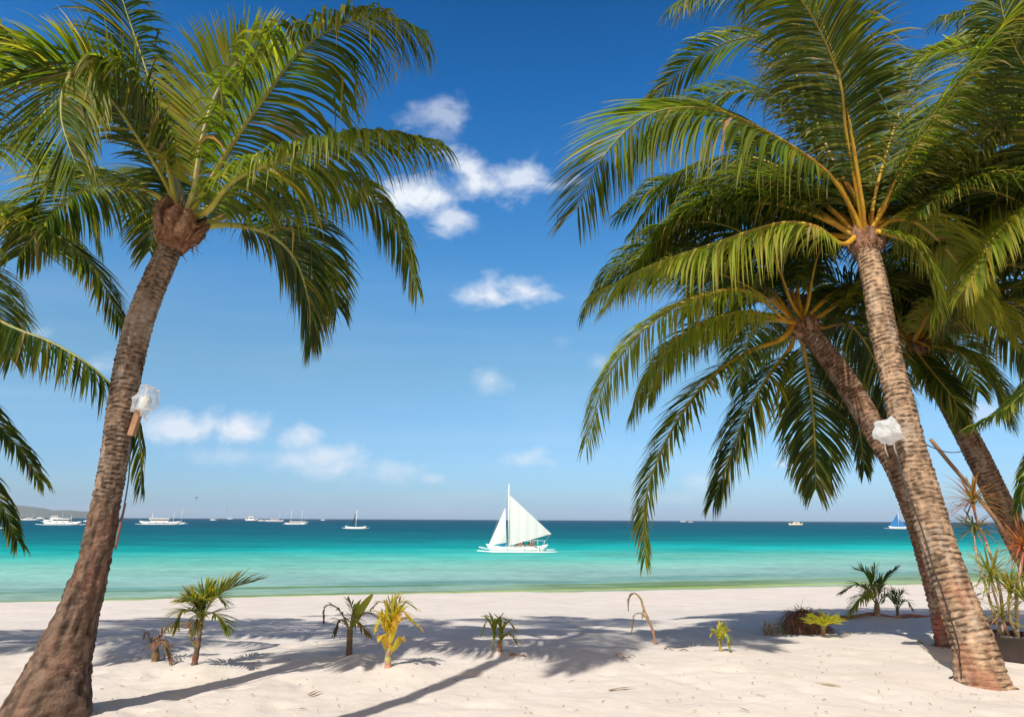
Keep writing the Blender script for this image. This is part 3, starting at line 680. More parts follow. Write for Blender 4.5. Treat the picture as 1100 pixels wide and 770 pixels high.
# ------------------------------------------------------------------ lamps wrapped in plastic, cables, pole
def crumple(c, rx, rz, seed, mat, parent, name='plastic_bag', n=17, k=11):
    """a bag of stiff film: flat creased facets between random folds, gathered at the bottom"""
    q = MB(); rows_ = []; rng = random.Random(seed)
    for i in range(k + 1):
        ph = math.pi * i / k; row = []
        for j in range(n):
            th = 2 * math.pi * (j + .5 * (i % 2)) / n; d = V((math.sin(ph) * math.cos(th), math.sin(ph) * math.sin(th), math.cos(ph)))
            r = (1 + .45 * noise.noise(d * 1.3 + V((seed, 0, 0))) + .22 * noise.noise(d * 3.1 + V((0, seed, 0)))) * rng.uniform(.86, 1.12)
            if d.z < -.5: r *= .8
            row.append(q.vert(c + V((d.x * rx * r, d.y * rx * r * .8, d.z * rz * r)), (.85, .86, .86)))
        rows_.append(row)
    for i, (a, b_) in enumerate(zip(rows_, rows_[1:])):
        for j in range(n):
            j2 = (j + 1) % n
            if i % 2 == 0: q.face(a[j], b_[j], a[j2]); q.face(a[j2], b_[j], b_[j2])
            else: q.face(a[j], b_[j], b_[j2]); q.face(a[j], b_[j2], a[j2])
    return q.build(name, mat, parent, smooth=False)
mt, nt, b = newmat('clear_plastic_film'); L = nt.links.new
lw = N(nt, 'ShaderNodeLayerWeight'); lw.inputs[0].default_value = .45
b.inputs['Base Color'].default_value = (.75, .77, .78, 1); b.inputs['Roughness'].default_value = .18
tr = N(nt, 'ShaderNodeBsdfTransparent'); tl = N(nt, 'ShaderNodeBsdfTranslucent'); tl.inputs['Color'].default_value = (.8, .82, .84, 1)
m1 = N(nt, 'ShaderNodeMixShader'); m1.inputs[0].default_value = .45; L(b.outputs[0], m1.inputs[1]); L(tl.outputs[0], m1.inputs[2])
m2 = N(nt, 'ShaderNodeMixShader'); mr = N(nt, 'ShaderNodeMapRange'); mr.inputs[3].default_value = .22; mr.inputs[4].default_value = .95
L(lw.outputs['Facing'], mr.inputs[0]); L(mr.outputs[0], m2.inputs[0]); L(tr.outputs[0], m2.inputs[1]); L(m1.outputs[0], m2.inputs[2])
L(m2.outputs[0], nt.nodes['Material Output'].inputs['Surface']); M['film'] = mt
mt2 = mt.copy(); mt2.name = 'milky_plastic_film'
for n_ in mt2.node_tree.nodes:
    if n_.type == 'MAP_RANGE': n_.inputs[3].default_value = .62; n_.inputs[4].default_value = 1
M['film2'] = mt2

Y_ = 6.16
pc = at(157, 431, Y_)
lamp = thing('tree_lamp', at(140, 462, Y_), 'lamp under a clear crumpled plastic bag on a wooden block, on the thick palm', 'lamp')
crumple(pc, .112, .17, 2.0, M['film'], lamp)
q = MB(); q.col = (.62, .62, .60); q.tube([at(150, 447, Y_), at(153, 440, Y_), at(157, 430, Y_), at(159, 424, Y_)], [.02, .03, .055, .02], 14); q.build('bulb', M['plastic'], lamp)
q = MB(); q.col = (.30, .17, .10); a, b_ = at(141, 468, Y_), at(150, 440, Y_); ax = (b_ - a).normalized(); rot = ax.to_track_quat('Z', 'Y').to_matrix()
q.box((a + b_) / 2, (.058, .05, (b_ - a).length), rot); q.build('wooden_block', M['wood'], lamp, smooth=False)
q = MB(); q.col = (.03, .03, .03)
cp = catmull([at(141, 468, Y_), at(139.5, 490, Y_), at(138, 515, Y_), at(133, 545, Y_), at(129, 560, 6.16)], 30)[0]; q.tube(cp, .006, 6)
tag(q.build('cable', M['plastic']), 'thin black cable hanging from the wooden lamp block down the thick palm', 'cable')
q = MB(); q.col = (.20, .11, .08); q.tube([at(135, 540, 6.2), at(131, 556, 6.2), at(127, 574, 6.18), at(124, 590, 6.16)], [.008, .011, .012, .008], 8, True)
tag(q.build('wooden_stake', M['wood']), 'short brown stake standing against the flared thick palm', 'stake')

Y_ = 7.78
lamp = thing('tree_lamp', at(953, 474, Y_), 'lamp bundled in milky white plastic on the sunlit scaly palm', 'lamp')
crumple(at(953, 464, Y_), .165, .145, 5.0, M['film2'], lamp)
q = MB(); q.col = (.7, .7, .68); q.tube([at(957, 478, Y_), at(955, 470, Y_), at(950, 462, Y_), at(947, 459, Y_)], [.025, .04, .06, .03], 14); q.build('bulb', M['plastic'], lamp)
q = MB(); q.col = (.55, .55, .53)
for u in (950, 960): q.tube([at(u, 474, Y_), at(u + 1, 482, Y_), at(u + 4, 490, Y_ + .1)], .009, 6)
q.build('bracket', M['metal'], lamp)
q = MB(); q.col = (.028, .022, .02)
cp = catmull([at(960, 484, 7.78), at(966, 497, 7.74), at(972, 520, 7.66), at(983, 548, 7.55), at(994, 580, 7.45), at(1003, 612, 7.36), at(1010, 630, 7.32), at(1018, 655, 7.28), at(1029, 690, 7.23), at(1031, 712, 7.2)], 80)[0]
gp = ground(1031, 722); cp += [gz(gp) + V((0, 0, .02)), gz(ground(1026, 727)) + V((0, 0, .012)), gz(ground(1020, 729)) + V((0, 0, .012))]
q.tube(cp, .008, 6)
tag(q.build('cable', M['plastic']), 'dark power cable running down the sunlit scaly palm onto the sand', 'cable')
q = MB(); q.col = (.03, .025, .022)
c0 = at(978, 466, 7.95); c1 = at(1035, 484, 10.8); pts = []
for i in range(21):
    t = i / 20; p = c0.lerp(c1, t); p.z -= .10 * 4 * t * (1 - t); pts.append(p)
q.tube(pts, .007, 6); tag(q.build('cable', M['plastic']), 'slack black wire strung between the scaly palm and the thin palm behind', 'cable')
q = MB(); q.col = (.24, .15, .095)
cp = catmull([gz(ground(1120, 668)) - V((0, 0, .2)), at(1085, 585, 9.9), at(1045, 527, 9.7), at(1020, 497, 9.6), at(1000, 472, 9.5)], 40)[0]
q.tube(cp, [.027 + .006 * math.sin(i * 2.1) * (i % 7 == 0) for i in range(41)], 10)
tag(q.build('wooden_pole', M['wood']), 'slanting bare wooden pole between the scaly palm and the thin palm', 'pole')

# ------------------------------------------------------------------ young palms and other small plants
PG = (.10, .125, .02); PY = (.34, .28, .03); PO = (.44, .33, .035); PB = (.20, .12, .06); PD = (.38, .25, .13)
def leafblade(q, p, d, ln, wd, c, droop=.15, seg=7, nrm=None, tip=None, rng=random, shape=1.0):
    prev = None; d = V(d).normalized()
    for s in range(seg + 1):
        f = s / seg; U = V((0, 0, 1)) - d * d.z
        if U.length < .2: U = V((0, -1, 0)) - d * (-d.y)
        U.normalize(); W = d.cross(U)
        if nrm is not None: W = (V(nrm) - d * d.dot(V(nrm))).normalized()
        hw = wd * .5 * max(.03, (math.sin(math.pi * min(1, .12 + .88 * f)) ** .7) if shape else (1 - f))
        cc = mixc(c, tip, max(0, (f - .5) * 2)) if tip else c
        fo = d.cross(W).normalized() * hw * .35
        a = q.vert(p - W * hw + fo, cc); b_ = q.vert(p, tuple(x * .9 for x in cc)); g = q.vert(p + W * hw + fo, cc)
        if prev: q.face(prev[0], prev[1], b_, a); q.face(prev[1], prev[2], g, b_)
        prev = (a, b_, g); p = p + d * (ln / seg); d = (d + V((0, 0, -1)) * droop * (.4 + f)).normalized()
def small_frond(root, pts, n=22, length=.3, wid=.022, col=PG, tipc=None, e=10, droop=.15, start=.25, rc=(.25, .22, .05), seed=0, rw=.010, name='frond', mat='leaf', tight=0.0):
    rng = random.Random(seed); P, Lr = catmull(pts, 30); k = len(P)
    h = P[-1] - P[0]; h.z = 0
    if h.length < .03: h = V((1, .3, 0))
    h.normalize(); S_ = h.cross(V((0, 0, 1))); q = MB()
    for side in (-1, 1):
        for i in range(n):
            t = start + (1 - start) * i / (n - 1); x = t * (k - 1); i0 = min(k - 2, int(x)); p = P[i0].lerp(P[i0 + 1], x - i0)
            T = (P[i0 + 1] - P[i0]).normalized(); Sd = (S_ - T * S_.dot(T)).normalized(); U = Sd.cross(T)
            tt = i / (n - 1); a = R((58 - 40 * tt) * (1 - tight) + rng.uniform(-8, 8)); ee = R(e + rng.uniform(-14, 14))
            d = T * math.cos(a) + (Sd * side * math.cos(ee) + U * math.sin(ee)) * math.sin(a)
            c = tuple(v_ * rng.uniform(.75, 1.25) for v_ in col)
            leafblade(q, p, d, length * (.65 + .35 * math.sin(math.pi * min(1, tt + .2))) * rng.uniform(.8, 1.1), wid, c, droop * rng.uniform(.5, 1.5), 5, None, tipc, rng)
    fo = q.build(name, M[mat], root)
    q = MB(); q.col = rc; q.tube(P, [rw * (1 - .8 * i / (k - 1)) + .002 for i in range(k)], 6); q.build('rachis', M['rachis'], fo)
    return fo
def seedling(key, label, cat, stem, leaves, stemr=(.035, .02), scol=(.26, .17, .08), group=None, name='young_palm', blades=()):
    b0 = PL[key]; root = thing(name, b0, label, cat, group); Yb = b0.y
    q = MB(); rng = random.Random(key)
    pts = [b0 - V((0, 0, .08))] + [at(u, v, Yb) for u, v in stem]; P, Lr = catmull(pts, 24)
    q.tube(P, [stemr[0] + (stemr[1] - stemr[0]) * i / 24 + .004 * rng.uniform(-1, 1) for i in range(25)], 10, True, [tuple(x * rng.uniform(.6, 1.3) for x in scol) for _ in range(25)])
    q.build('stem', M['rachis'], root)
    for i, (pp, kw) in enumerate(leaves):
        small_frond(root, [at(u, v, Yb + dy) for u, v, dy in pp], seed=hash(key) % 97 + i if False else i * 7 + len(key) + int(b0.x * 10), **kw)
    for (pp, wd, c, tc_) in blades:      # undivided young leaves
        P, Lr = catmull([at(u, v, Yb + dy) for u, v, dy in pp], 14); q = MB(); prev = None
        for i, p in enumerate(P):
            f = i / 14; T = (P[min(14, i + 1)] - P[max(0, i - 1)]).normalized(); Sx = V((.95, -.25, .15)); W = (Sx - T * Sx.dot(T)).normalized(); Nn = T.cross(W)
            hw = wd * .5 * (math.sin(math.pi * min(1, .1 + .9 * f)) ** .65 + .04); ring = []
            cc0 = mixc(c, tc_, max(0, f * 1.4 - .4))
            for j in range(9):
                x = j / 4 - 1; cc = tuple(v_ * (1 + .16 * math.sin(j * 2.6)) for v_ in cc0)
                ring.append(q.vert(p + W * hw * x + Nn * hw * (.35 * abs(x) + .05 * math.sin(j * 3.1)), cc))
            if prev:
                for j in range(8): q.face(prev[j], prev[j + 1], ring[j + 1], ring[j])
            prev = ring
        q.build('leaf', M['leaf'], root)
    return root
GR = 'young palms planted along the sand'
seedling('p1', 'windblown young palm with a slim stem and one long frond sweeping towards the sea', 'young palm', [(209, 712), (213, 690), (217, 664)],
         [([(217, 664, 0), (228, 645, .05), (246, 632, .1), (274, 624, .15)], dict(n=26, length=.34, e=35, droop=.10, col=PG, tipc=PY)),
          ([(217, 664, 0), (206, 655, .05), (196, 657, .1), (190, 668, .1)], dict(n=22, length=.30, wid=.024, col=(.08, .095, .02), tipc=PY)),
          ([(217, 664, 0), (215, 650, -.1), (211, 645, -.2), (200, 644, -.3)], dict(n=22, length=.30, wid=.024, col=(.08, .095, .02), tipc=PY)),
          ([(217, 664, 0), (226, 658, -.1), (236, 662, -.15), (244, 672, -.2)], dict(n=22, length=.28, col=(.08, .10, .02))),
          ([(217, 664, 0), (214, 656, -.12), (212, 662, -.2), (209, 674, -.25)], dict(n=14, length=.2, col=(.06, .075, .02), tipc=PB)),
          ([(217, 664, 0), (222, 646, .15), (232, 640, .3), (240, 645, .4)], dict(n=22, length=.30, col=PG, e=25)),
          ([(217, 664, 0), (217, 650, .05), (220, 640, .1), (226, 634, .1)], dict(n=24, length=.30, col=PG, e=30, tipc=PY)),
          ([(217, 664, 0), (211, 652, -.05), (206, 646, -.1), (200, 646, -.1)], dict(n=24, length=.30, col=(.08, .10, .02), e=28, tipc=PY)),
          ([(213, 700, 0), (206, 688, 0), (204, 676, 0)], dict(n=5, length=.1, col=PB, mat='dryleaf'))], group=GR, scol=(.14, .085, .05))
seedling('p0', 'dead brown palm sprout with a shrivelled curled frond', 'dead plant', [(167, 700), (165, 690)],
         [([(168, 702, 0), (172, 684, 0), (184, 672, .05), (206, 668, .1)], dict(n=18, length=.24, col=PB, tipc=PD, droop=.5, mat='dryleaf', rc=PB)),
          ([(166, 700, 0), (162, 688, 0), (157, 678, 0), (155, 682, 0)], dict(n=7, length=.1, col=(.12, .075, .045), droop=.4, mat='dryleaf', rc=(.1, .06, .04))),
          ([(166, 702, 0), (170, 690, -.1), (178, 692, -.2), (184, 706, -.2)], dict(n=12, length=.18, col=PB, tipc=(.12, .07, .04), droop=.5, mat='dryleaf', rc=PB)),
          ([(165, 704, 0), (163, 694, .1), (168, 686, .2), (178, 690, .3)], dict(n=12, length=.18, col=PB, droop=.5, mat='dryleaf', rc=PB))],
         stemr=(.06, .03), scol=(.16, .09, .055), name='dead_palm_sprout')
seedling('p2', 'dark brownish young palm with one bright upright leaf and a drooping side leaf', 'young palm', [(375.5, 690), (376, 676)],
         [([(376, 678, 0), (368, 660, 0), (358, 650, 0), (349, 652, 0), (348, 664, 0)], dict(n=9, length=.12, col=(.07, .06, .02), droop=.4, tipc=PB)),
          ([(376, 678, 0), (383, 664, .05), (394, 658, .1), (406, 662, .1)], dict(n=14, length=.2, col=(.15, .11, .025), tipc=PB, droop=.3)),
          ([(376, 678, 0), (370, 668, .1), (364, 666, .2), (360, 676, .2)], dict(n=12, length=.18, col=(.09, .07, .02), tipc=PB, droop=.3)),
          ([(376, 678, 0), (378, 664, -.15), (386, 668, -.2), (396, 680, -.25)], dict(n=14, length=.18, col=(.12, .09, .025), tipc=PB, droop=.35)),
          ([(376, 678, 0), (379, 658, .1), (377, 650, .15), (374, 644, .2)], dict(n=10, length=.13, col=PG))],
         stemr=(.04, .034), scol=(.12, .075, .035), group=GR,
         blades=[([(378, 672, 0), (384, 660, 0), (390, 650, 0), (401, 637, 0)], .10, (.20, .21, .03), (.30, .27, .04)), ([(377, 674, 0), (381, 656, .1), (384, 648, .15), (388, 643, .2)], .08, PG, PY)])
seedling('p3', 'yellowing young palm with broad golden leaves on a pale stem', 'young palm', [(417, 700), (419, 680)],
         [([(419, 682, 0), (428, 668, 0), (438, 664, 0), (450, 672, 0)], dict(n=12, length=.17, col=PO, tipc=PB, droop=.3)),
          ([(419, 682, 0), (418, 652, 0), (408, 646, .05), (400, 652, .1)], dict(n=9, length=.14, col=(.16, .12, .03), droop=.25, tipc=PB)),
          ([(419, 682, 0), (424, 655, .05), (433, 646, .1), (446, 652, .1)], dict(n=11, length=.17, col=(.30, .24, .03), tipc=PG, droop=.2)),
          ([(419, 690, 0), (414, 672, -.05), (410, 662, -.1), (406, 668, -.12)], dict(n=12, length=.2, wid=.03, col=PO, tipc=PY, droop=.25, tight=.3)),
          ([(419, 690, 0), (424, 668, -.05), (430, 656, -.1), (437, 660, -.12)], dict(n=12, length=.2, wid=.03, col=PO, tipc=PG, droop=.25, tight=.3)),
          ([(419, 684, 0), (419, 660, .05), (421, 648, .08), (426, 642, .1)], dict(n=12, length=.17, wid=.025, col=(.36, .29, .035), tipc=PG, droop=.15, tight=.4))],
         stemr=(.042, .024), scol=(.44, .31, .14), group=GR,
         blades=[([(418, 690, 0), (416, 668, 0), (416, 655, 0), (415, 645, 0)], .085, PO, PY), ([(419, 690, -.05), (424, 670, -.1), (428, 660, -.12), (430, 668, -.15)], .07, PO, (.45, .26, .04)),
                 ([(418, 704, 0), (413, 688, -.05), (409, 682, -.1), (406, 690, -.12)], .10, (.52, .36, .05), (.40, .3, .05)), ([(420, 684, 0), (425, 660, 0), (432, 650, 0), (437, 646, 0)], .05, (.38, .31, .04), PG), ([(419, 680, 0), (421, 655, 0), (424, 642, 0), (425, 634, 0)], .035, (.3, .28, .06), PY),
                 ([(420, 700, 0), (427, 690, -.05), (432, 684, -.1), (436, 690, -.12)], .07, PO, PB)])
seedling('p4', 'pair of short green shoots standing apart before the middle of the sea', 'young palm', [(537, 696), (536, 688)],
         [([(529, 698, 0), (530, 680, 0), (524, 666, 0), (519, 676, 0)], dict(n=11, length=.17, col=(.19, .21, .03), droop=.3)),
          ([(529, 698, 0), (530, 678, 0), (528, 664, 0), (524, 662, 0)], dict(n=11, length=.16, col=(.2, .22, .03), droop=.2)),
          ([(529, 698, 0), (532, 676, .05), (537, 664, .05), (543, 664, 0)], dict(n=11, length=.15, col=(.18, .20, .03), droop=.25)),
          ([(537, 694, 0), (540, 678, 0), (546, 668, 0), (552, 674, 0)], dict(n=11, length=.16, col=(.24, .22, .03), droop=.3, tipc=PY)),
          ([(537, 694, 0), (541, 682, -.05), (548, 680, -.1), (554, 688, -.1)], dict(n=11, length=.15, col=(.2, .19, .03), droop=.3, tipc=PB)),
          ([(537, 694, 0), (538, 678, 0), (538, 668, 0), (536, 664, 0)], dict(n=11, length=.15, col=(.18, .19, .03), droop=.2))],
         stemr=(.03, .024), scol=(.32, .17, .07), group=GR)
seedling('p5', 'dry leafless stalk bent over with two withered drooping tips', 'dead plant', [(702, 680), (697, 666), (691, 652), (688, 642), (682, 637), (677, 640), (675, 648)],
         [([(688, 643, 0), (682, 637, 0), (676, 640, 0), (675, 652, 0)], dict(n=7, length=.10, wid=.014, col=PD, droop=.5, mat='dryleaf', rc=PD)),
          ([(697, 668, 0), (690, 659, 0), (682, 660, 0), (679, 674, 0)], dict(n=9, length=.13, wid=.015, col=PD, droop=.6, mat='dryleaf', rc=PD)),
          ([(691, 652, 0), (691, 656, 0), (690, 662, 0)], dict(n=4, length=.07, wid=.012, col=PD, droop=.5, mat='dryleaf', rc=PD))],
         stemr=(.026, .006), scol=(.46, .29, .15), name='dead_stalk')
seedling('p6', 'tiny bright yellow shoot alone on the open sand', 'young palm', [(773.5, 692), (773, 686)],
         [([(773, 690, 0), (771, 678, 0), (775, 670, 0), (781, 674, 0)], dict(n=8, length=.14, col=(.34, .29, .03), droop=.3)),
          ([(773, 690, 0), (769, 680, 0), (766, 677, 0), (764, 680, 0)], dict(n=7, length=.10, col=(.30, .28, .03), droop=.3)),
          ([(773, 690, 0), (777, 680, -.05), (781, 682, -.1), (783, 690, -.1)], dict(n=8, length=.12, col=(.26, .24, .03), droop=.3))],
         stemr=(.022, .016), scol=(.36, .27, .06), group=GR, blades=[([(773, 690, 0), (775, 680, 0), (778, 672, 0), (780, 676, -.05)], .07, (.38, .33, .04), PG)])
seedling('p8', 'low bright green rosette palm on a short stem beside the brown heap', 'young palm', [(884.5, 679), (885, 673)],
         [([(885, 674, 0), (885 + 9 * math.cos(a), 668 - 3 * math.sin(a), .15 * math.sin(a)), (885 + 17 * math.cos(a), 667 - 4 * math.sin(a), .3 * math.sin(a))], dict(n=12, length=.22, wid=.03, col=(.30, .28, .03), tipc=(.38, .33, .04), droop=.08, e=25, rw=.007)) for a in (0, .9, 1.9, 2.8, 3.7, 4.7, 5.5)]
         + [([(885, 674, 0), (885, 664, 0), (882, 657, 0)], dict(n=9, length=.12, col=(.33, .3, .04), e=30))],
         stemr=(.03, .024), scol=(.40, .24, .10), group=GR)
seedling('p9', 'largest young palm right of the brown heap, its spiky fronds fanned upright', 'young palm', [(942, 655), (942, 648)],
         [([(942, 650, 0), (932, 634, 0), (920, 628, 0), (907, 634, 0)], dict(n=26, length=.40, wid=.03, col=(.13, .15, .022), tipc=PY, droop=.2)),
          ([(942, 650, 0), (936, 628, .1), (930, 616, .2), (922, 612, .2)], dict(n=26, length=.38, wid=.03, col=(.10, .13, .02), e=20)),
          ([(942, 650, 0), (946, 630, 0), (952, 620, 0), (960, 612, 0)], dict(n=26, length=.34, wid=.03, col=(.08, .11, .02), e=5, tight=.4)),
          ([(942, 650, 0), (934, 640, -.1), (924, 642, -.2), (914, 654, -.25)], dict(n=24, length=.40, wid=.03, col=(.22, .22, .03), tipc=PY, droop=.3)),
          ([(942, 650, 0), (940, 632, -.2), (936, 630, -.35), (930, 640, -.5)], dict(n=24, length=.40, wid=.03, col=(.24, .23, .03), tipc=PY, droop=.3)),
          ([(942, 650, 0), (944, 634, .15), (938, 620, .25), (940, 610, .3)], dict(n=18, length=.28, col=(.07, .10, .018))),
          ([(942, 650, 0), (950, 640, 0), (956, 638, 0), (962, 646, 0)], dict(n=16, length=.26, col=(.09, .11, .02), droop=.25))],
         stemr=(.07, .05), scol=(.38, .24, .10), group=GR)
seedling('p10', 'smaller dark green young palm tucked right beside the largest one', 'young palm', [(964, 656), (964, 652)],
         [([(964, 655, 0), (958, 644, 0), (953, 640, 0), (949, 644, 0)], dict(n=14, length=.28, col=(.05, .08, .018), droop=.2)),
          ([(964, 655, 0), (962, 642, .1), (958, 635, .1), (956, 634, .1)], dict(n=14, length=.26, col=(.05, .08, .018))),
          ([(964, 655, 0), (966, 642, 0), (969, 636, 0), (972, 636, 0)], dict(n=14, length=.24, col=(.05, .075, .018))),
          ([(964, 655, 0), (970, 646, 0), (975, 646, 0), (979, 652, 0)], dict(n=14, length=.24, col=(.05, .075, .018), droop=.2))],
         stemr=(.04, .03), scol=(.16, .11, .06), group=GR)
# dry tuft
b0 = PL['p7']; root = thing('dry_grass_tuft', b0, 'dry straw coloured tuft with one green blade left of the brown heap', 'dry plant')
rng = random.Random(5)
for nm, cnt, cx, col_, tl in (('dry_stalks', 34, 827, (.42, .26, .15), .30), ('leaf_blades', 12, 839, (.45, .34, .13), .26)):
    q = MB()
    for i in range(cnt):
        p = gz(V((at(cx + rng.uniform(-5, 5), 682, b0.y).x, b0.y + rng.uniform(-.1, .1), 0))) - V((0, 0, .02)); d = V((rng.uniform(-.45, .45), rng.uniform(-.4, .4), 1))
        leafblade(q, p, d, tl * rng.uniform(.5, 1.1), .014, tuple(x * rng.uniform(.7, 1.2) for x in col_), rng.uniform(.05, .5), 5, None, None, rng)
    q.build(nm, M['dryleaf'], root)
# brown heap of dead fronds
b0 = PL['heap']; q = MB(); rng = random.Random(9)
for i in range(900):
    th = rng.uniform(0, 6.283); ph = rng.uniform(.1, 1.45)
    o_ = V((math.cos(th) * math.cos(ph) * .36, math.sin(th) * math.cos(ph) * .30, math.sin(ph) * .34)); p = b0 + V((0, .1, 0)) + o_ * rng.uniform(.9, 1.08)
    d = V((o_.x * 1.6 + rng.uniform(-.25, .45), o_.y * 1.6 + rng.uniform(-.3, .3), rng.uniform(-.35, .25)))
    c = mixc((.27, .12, .075), (.42, .25, .16), rng.random()); c = tuple(x * rng.uniform(.6, 1.15) for x in c)
    leafblade(q, p, d, rng.uniform(.10, .26), rng.uniform(.008, .02), c, rng.uniform(.35, .7), 5, None, None, rng)
hp = tag(q.build('dead_frond_heap', M['dryleaf']), 'rounded heap of dead reddish brown fronds on the sand', 'dead fronds')
q = MB(); n = 20; rows_ = []
q.col = (.24, .125, .085)
for i in range(9):
    ph = i / 8 * math.pi / 2; rows_.append([q.vert(b0 + V((math.cos(th_) * math.cos(ph) * .36, .1 + math.sin(th_) * math.cos(ph) * .30, math.sin(ph) * .36 - .03)) * 1 + V((n3(th_, ph * 2) * .05, 0, n3(th_ * 2, ph) * .05))) for th_ in [6.28318 * j / n for j in range(n)]])
for a, b_ in zip(rows_, rows_[1:]):
    for j in range(n): q.face(a[j], a[(j + 1) % n], b_[(j + 1) % n], b_[j])
q.build('matted_core', M['fibre'], hp)
# driftwood log behind the seedlings
def glog(u0, v0, u1, v1, r, label, col_, name='log', k=20, lift=.5):
    a, b_ = ground(u0, v0), ground(u1, v1); q = MB(); rng = random.Random(int(u0)); pts = []
    for i in range(k + 1):
        p = a.lerp(b_, i / k); p = gz(p) + V((0, 0, r * lift + .02 * math.sin(i * .9))); p.y += .05 * math.sin(i * .6) * (r / .05); pts.append(p)
    q.tube(pts, [r * (.75 + .25 * rng.random()) * (1 - .5 * abs(i / k - .4)) for i in range(k + 1)], 10, True, [tuple(x * rng.uniform(.6, 1.25) for x in col_) for _ in range(k + 1)])
    return tag(q.build(name, M['wood']), label, 'driftwood' if r < .05 else 'log')
glog(893, 667, 1000, 662, .049, 'weathered brown log lying behind the largest young palm', (.27, .155, .10))
glog(1040, 668, 1092, 672, .05, 'short brown log lying behind the scaly palm trunk', (.30, .17, .11))
glog(714, 697, 748, 700, .010, 'thin curved twig right of the bent dry stalk', (.30, .20, .13), 'twig', 14)
glog(548, 704, 570, 706, .012, 'thin dark twig right of the pair of green shoots', (.22, .13, .08), 'twig', 14)
glog(905, 682, 938, 680, .010, 'pale bent twig in front of the largest young palm', (.42, .28, .18), 'twig', 14)
glog(662, 704, 690, 706, .008, 'thin broken twig left below the bent dry stalk', (.30, .20, .13), 'twig', 14)
glog(985, 690, 1013, 697, .012, 'brown twig lying in the trunk shadows by the scaly palm', (.26, .17, .11), 'twig', 14)
# scattered bits of leaf and bark on the sand
q = MB(); rng = random.Random(21)
for i in range(420):
    u = rng.uniform(90, 1090); v = rng.choice([rng.uniform(660, 700), rng.uniform(680, 768), rng.uniform(690, 768)]); p = gz(ground(u, v)) + V((0, 0, .012)); th = rng.uniform(0, 6.28)
    d = V((math.cos(th), math.sin(th), .15)); ln = rng.uniform(.012, .05) * (2.2 if rng.random() < .06 else 1)
    c = mixc((.24, .15, .09), (.46, .34, .22), rng.random()); w_ = V((-math.sin(th), math.cos(th), 0)) * rng.uniform(.002, .006)
    a0_, a1_, a2_, a3_ = q.vert(p - w_, c), q.vert(p + w_, c), q.vert(p + d * ln + w_ * .6, c), q.vert(p + d * ln - w_ * .6, c); t_ = q.vert(p + d * ln * .5 + V((0, 0, .008)), c)
    q.face(a0_, a1_, t_); q.face(a1_, a2_, t_); q.face(a2_, a3_, t_); q.face(a3_, a0_, t_)
tag(q.build('leaf_litter', M['dryleaf']), kind='stuff')
def fallen(u, v, label, col_, ln, th, n=3):
    b0 = gz(ground(u, v)); q = MB(); rng = random.Random(int(u * 7)); 
    for i in range(n):
        d = V((math.cos(th + rng.uniform(-.15, .15)), math.sin(th + rng.uniform(-.15, .15)), .10)); leafblade(q, b0 + V((rng.uniform(-.02, .02), rng.uniform(-.03, .03), .012)), d, ln * rng.uniform(.7, 1), .022, tuple(x * rng.uniform(.8, 1.15) for x in col_), .06, 6, None, None, rng)
    tag(q.build('fallen_leaf', M['dryleaf']), label, 'leaf')
fallen(655, 742, 'dry brown leaf strips lying alone on the near open sand', (.34, .23, .13), .30, .4)
fallen(905, 738, 'pale straw leaf strip on the sand left of the scaly trunk foot', (.45, .34, .2), .26, 2.6, 2)
fallen(330, 748, 'small brown leaf strip beside the long trunk shadow', (.30, .19, .11), .20, 1.2, 2)
# stained stump behind the scaly palm
b0 = gz(ground(1006, 662)); root = thing('tree_stump', b0, 'short dark red stump partly hidden behind the leaning palm trunks', 'stump')
trunk(root, [(b0 - V((0, 0, .1)), .11), (b0 + V((-.02, 0, .2)), .095), (b0 + V((-.04, 0, .46)), .09), (b0 + V((-.05, 0, .49)), .05)], .06, .012, light=(.22, .09, .065), dark=(.06, .03, .025), seed=12)
b0 = gz(ground(1040, 664)); root = thing('broadleaf_shrub', b0, 'small leafy green shrub peeking out behind the scaly palm trunk', 'shrub')
q = MB(); rng = random.Random(3); st = MB(); st.col = (.2, .12, .07)
for i in range(9):
    tip = b0 + V((rng.uniform(-.28, .28), rng.uniform(-.2, .2), rng.uniform(.25, .62))); st.tube([b0 - V((0, 0, .05)), b0.lerp(tip, .5) + V((0, 0, .05)), tip], [.012, .008, .004], 6)
    for j in range(9):
        p = b0.lerp(tip, rng.uniform(.4, 1)); leafblade(q, p, (rng.uniform(-1, 1), rng.uniform(-1, 1), rng.uniform(-.1, .9)), rng.uniform(.1, .17), .06, mixc((.05, .10, .02), (.14, .19, .03), rng.random()), .15, 5)
q.build('foliage', M['leaf'], root); st.build('stem', M['wood'], root)

# potted dracaena
pb = PL['pot']; pb = V((at(1086, 690, pb.y).x, pb.y, pb.z))
root = thing('potted_plant', pb, 'spiky red and green dracaena in a dark pot at the right edge', 'potted plant')
q = MB(); prof = [(.0, .0), (.20, .0), (.22, .05), (.265, .27), (.285, .28), (.285, .31), (.262, .31), (.255, .26), (.0, .25)]
n = 36; prev = None; q.col = (.045, .032, .03)
for (r_, z_) in prof:
    ring = [q.vert(pb + V((max(.001, r_) * math.cos(6.28318 * j / n), max(.001, r_) * math.sin(6.28318 * j / n), z_ - .02)), (.12, .08, .05) if r_ == 0 and z_ > .1 else None) for j in range(n)]
    if prev:
        for j in range(n): q.face(prev[j], prev[(j + 1) % n], ring[(j + 1) % n], ring[j])
    prev = ring
q.build('pot', M['plastic'], root)
q = MB(); q.col = (.8, .8, .76); c = pb + V((.02, -.262, .17)); q.box(c, (.05, .008, .025)); q.build('sticker', M['plastic'], root, smooth=False)
Yp = pb.y
RED = (.30, .11, .06); GRN = (.16, .19, .04)
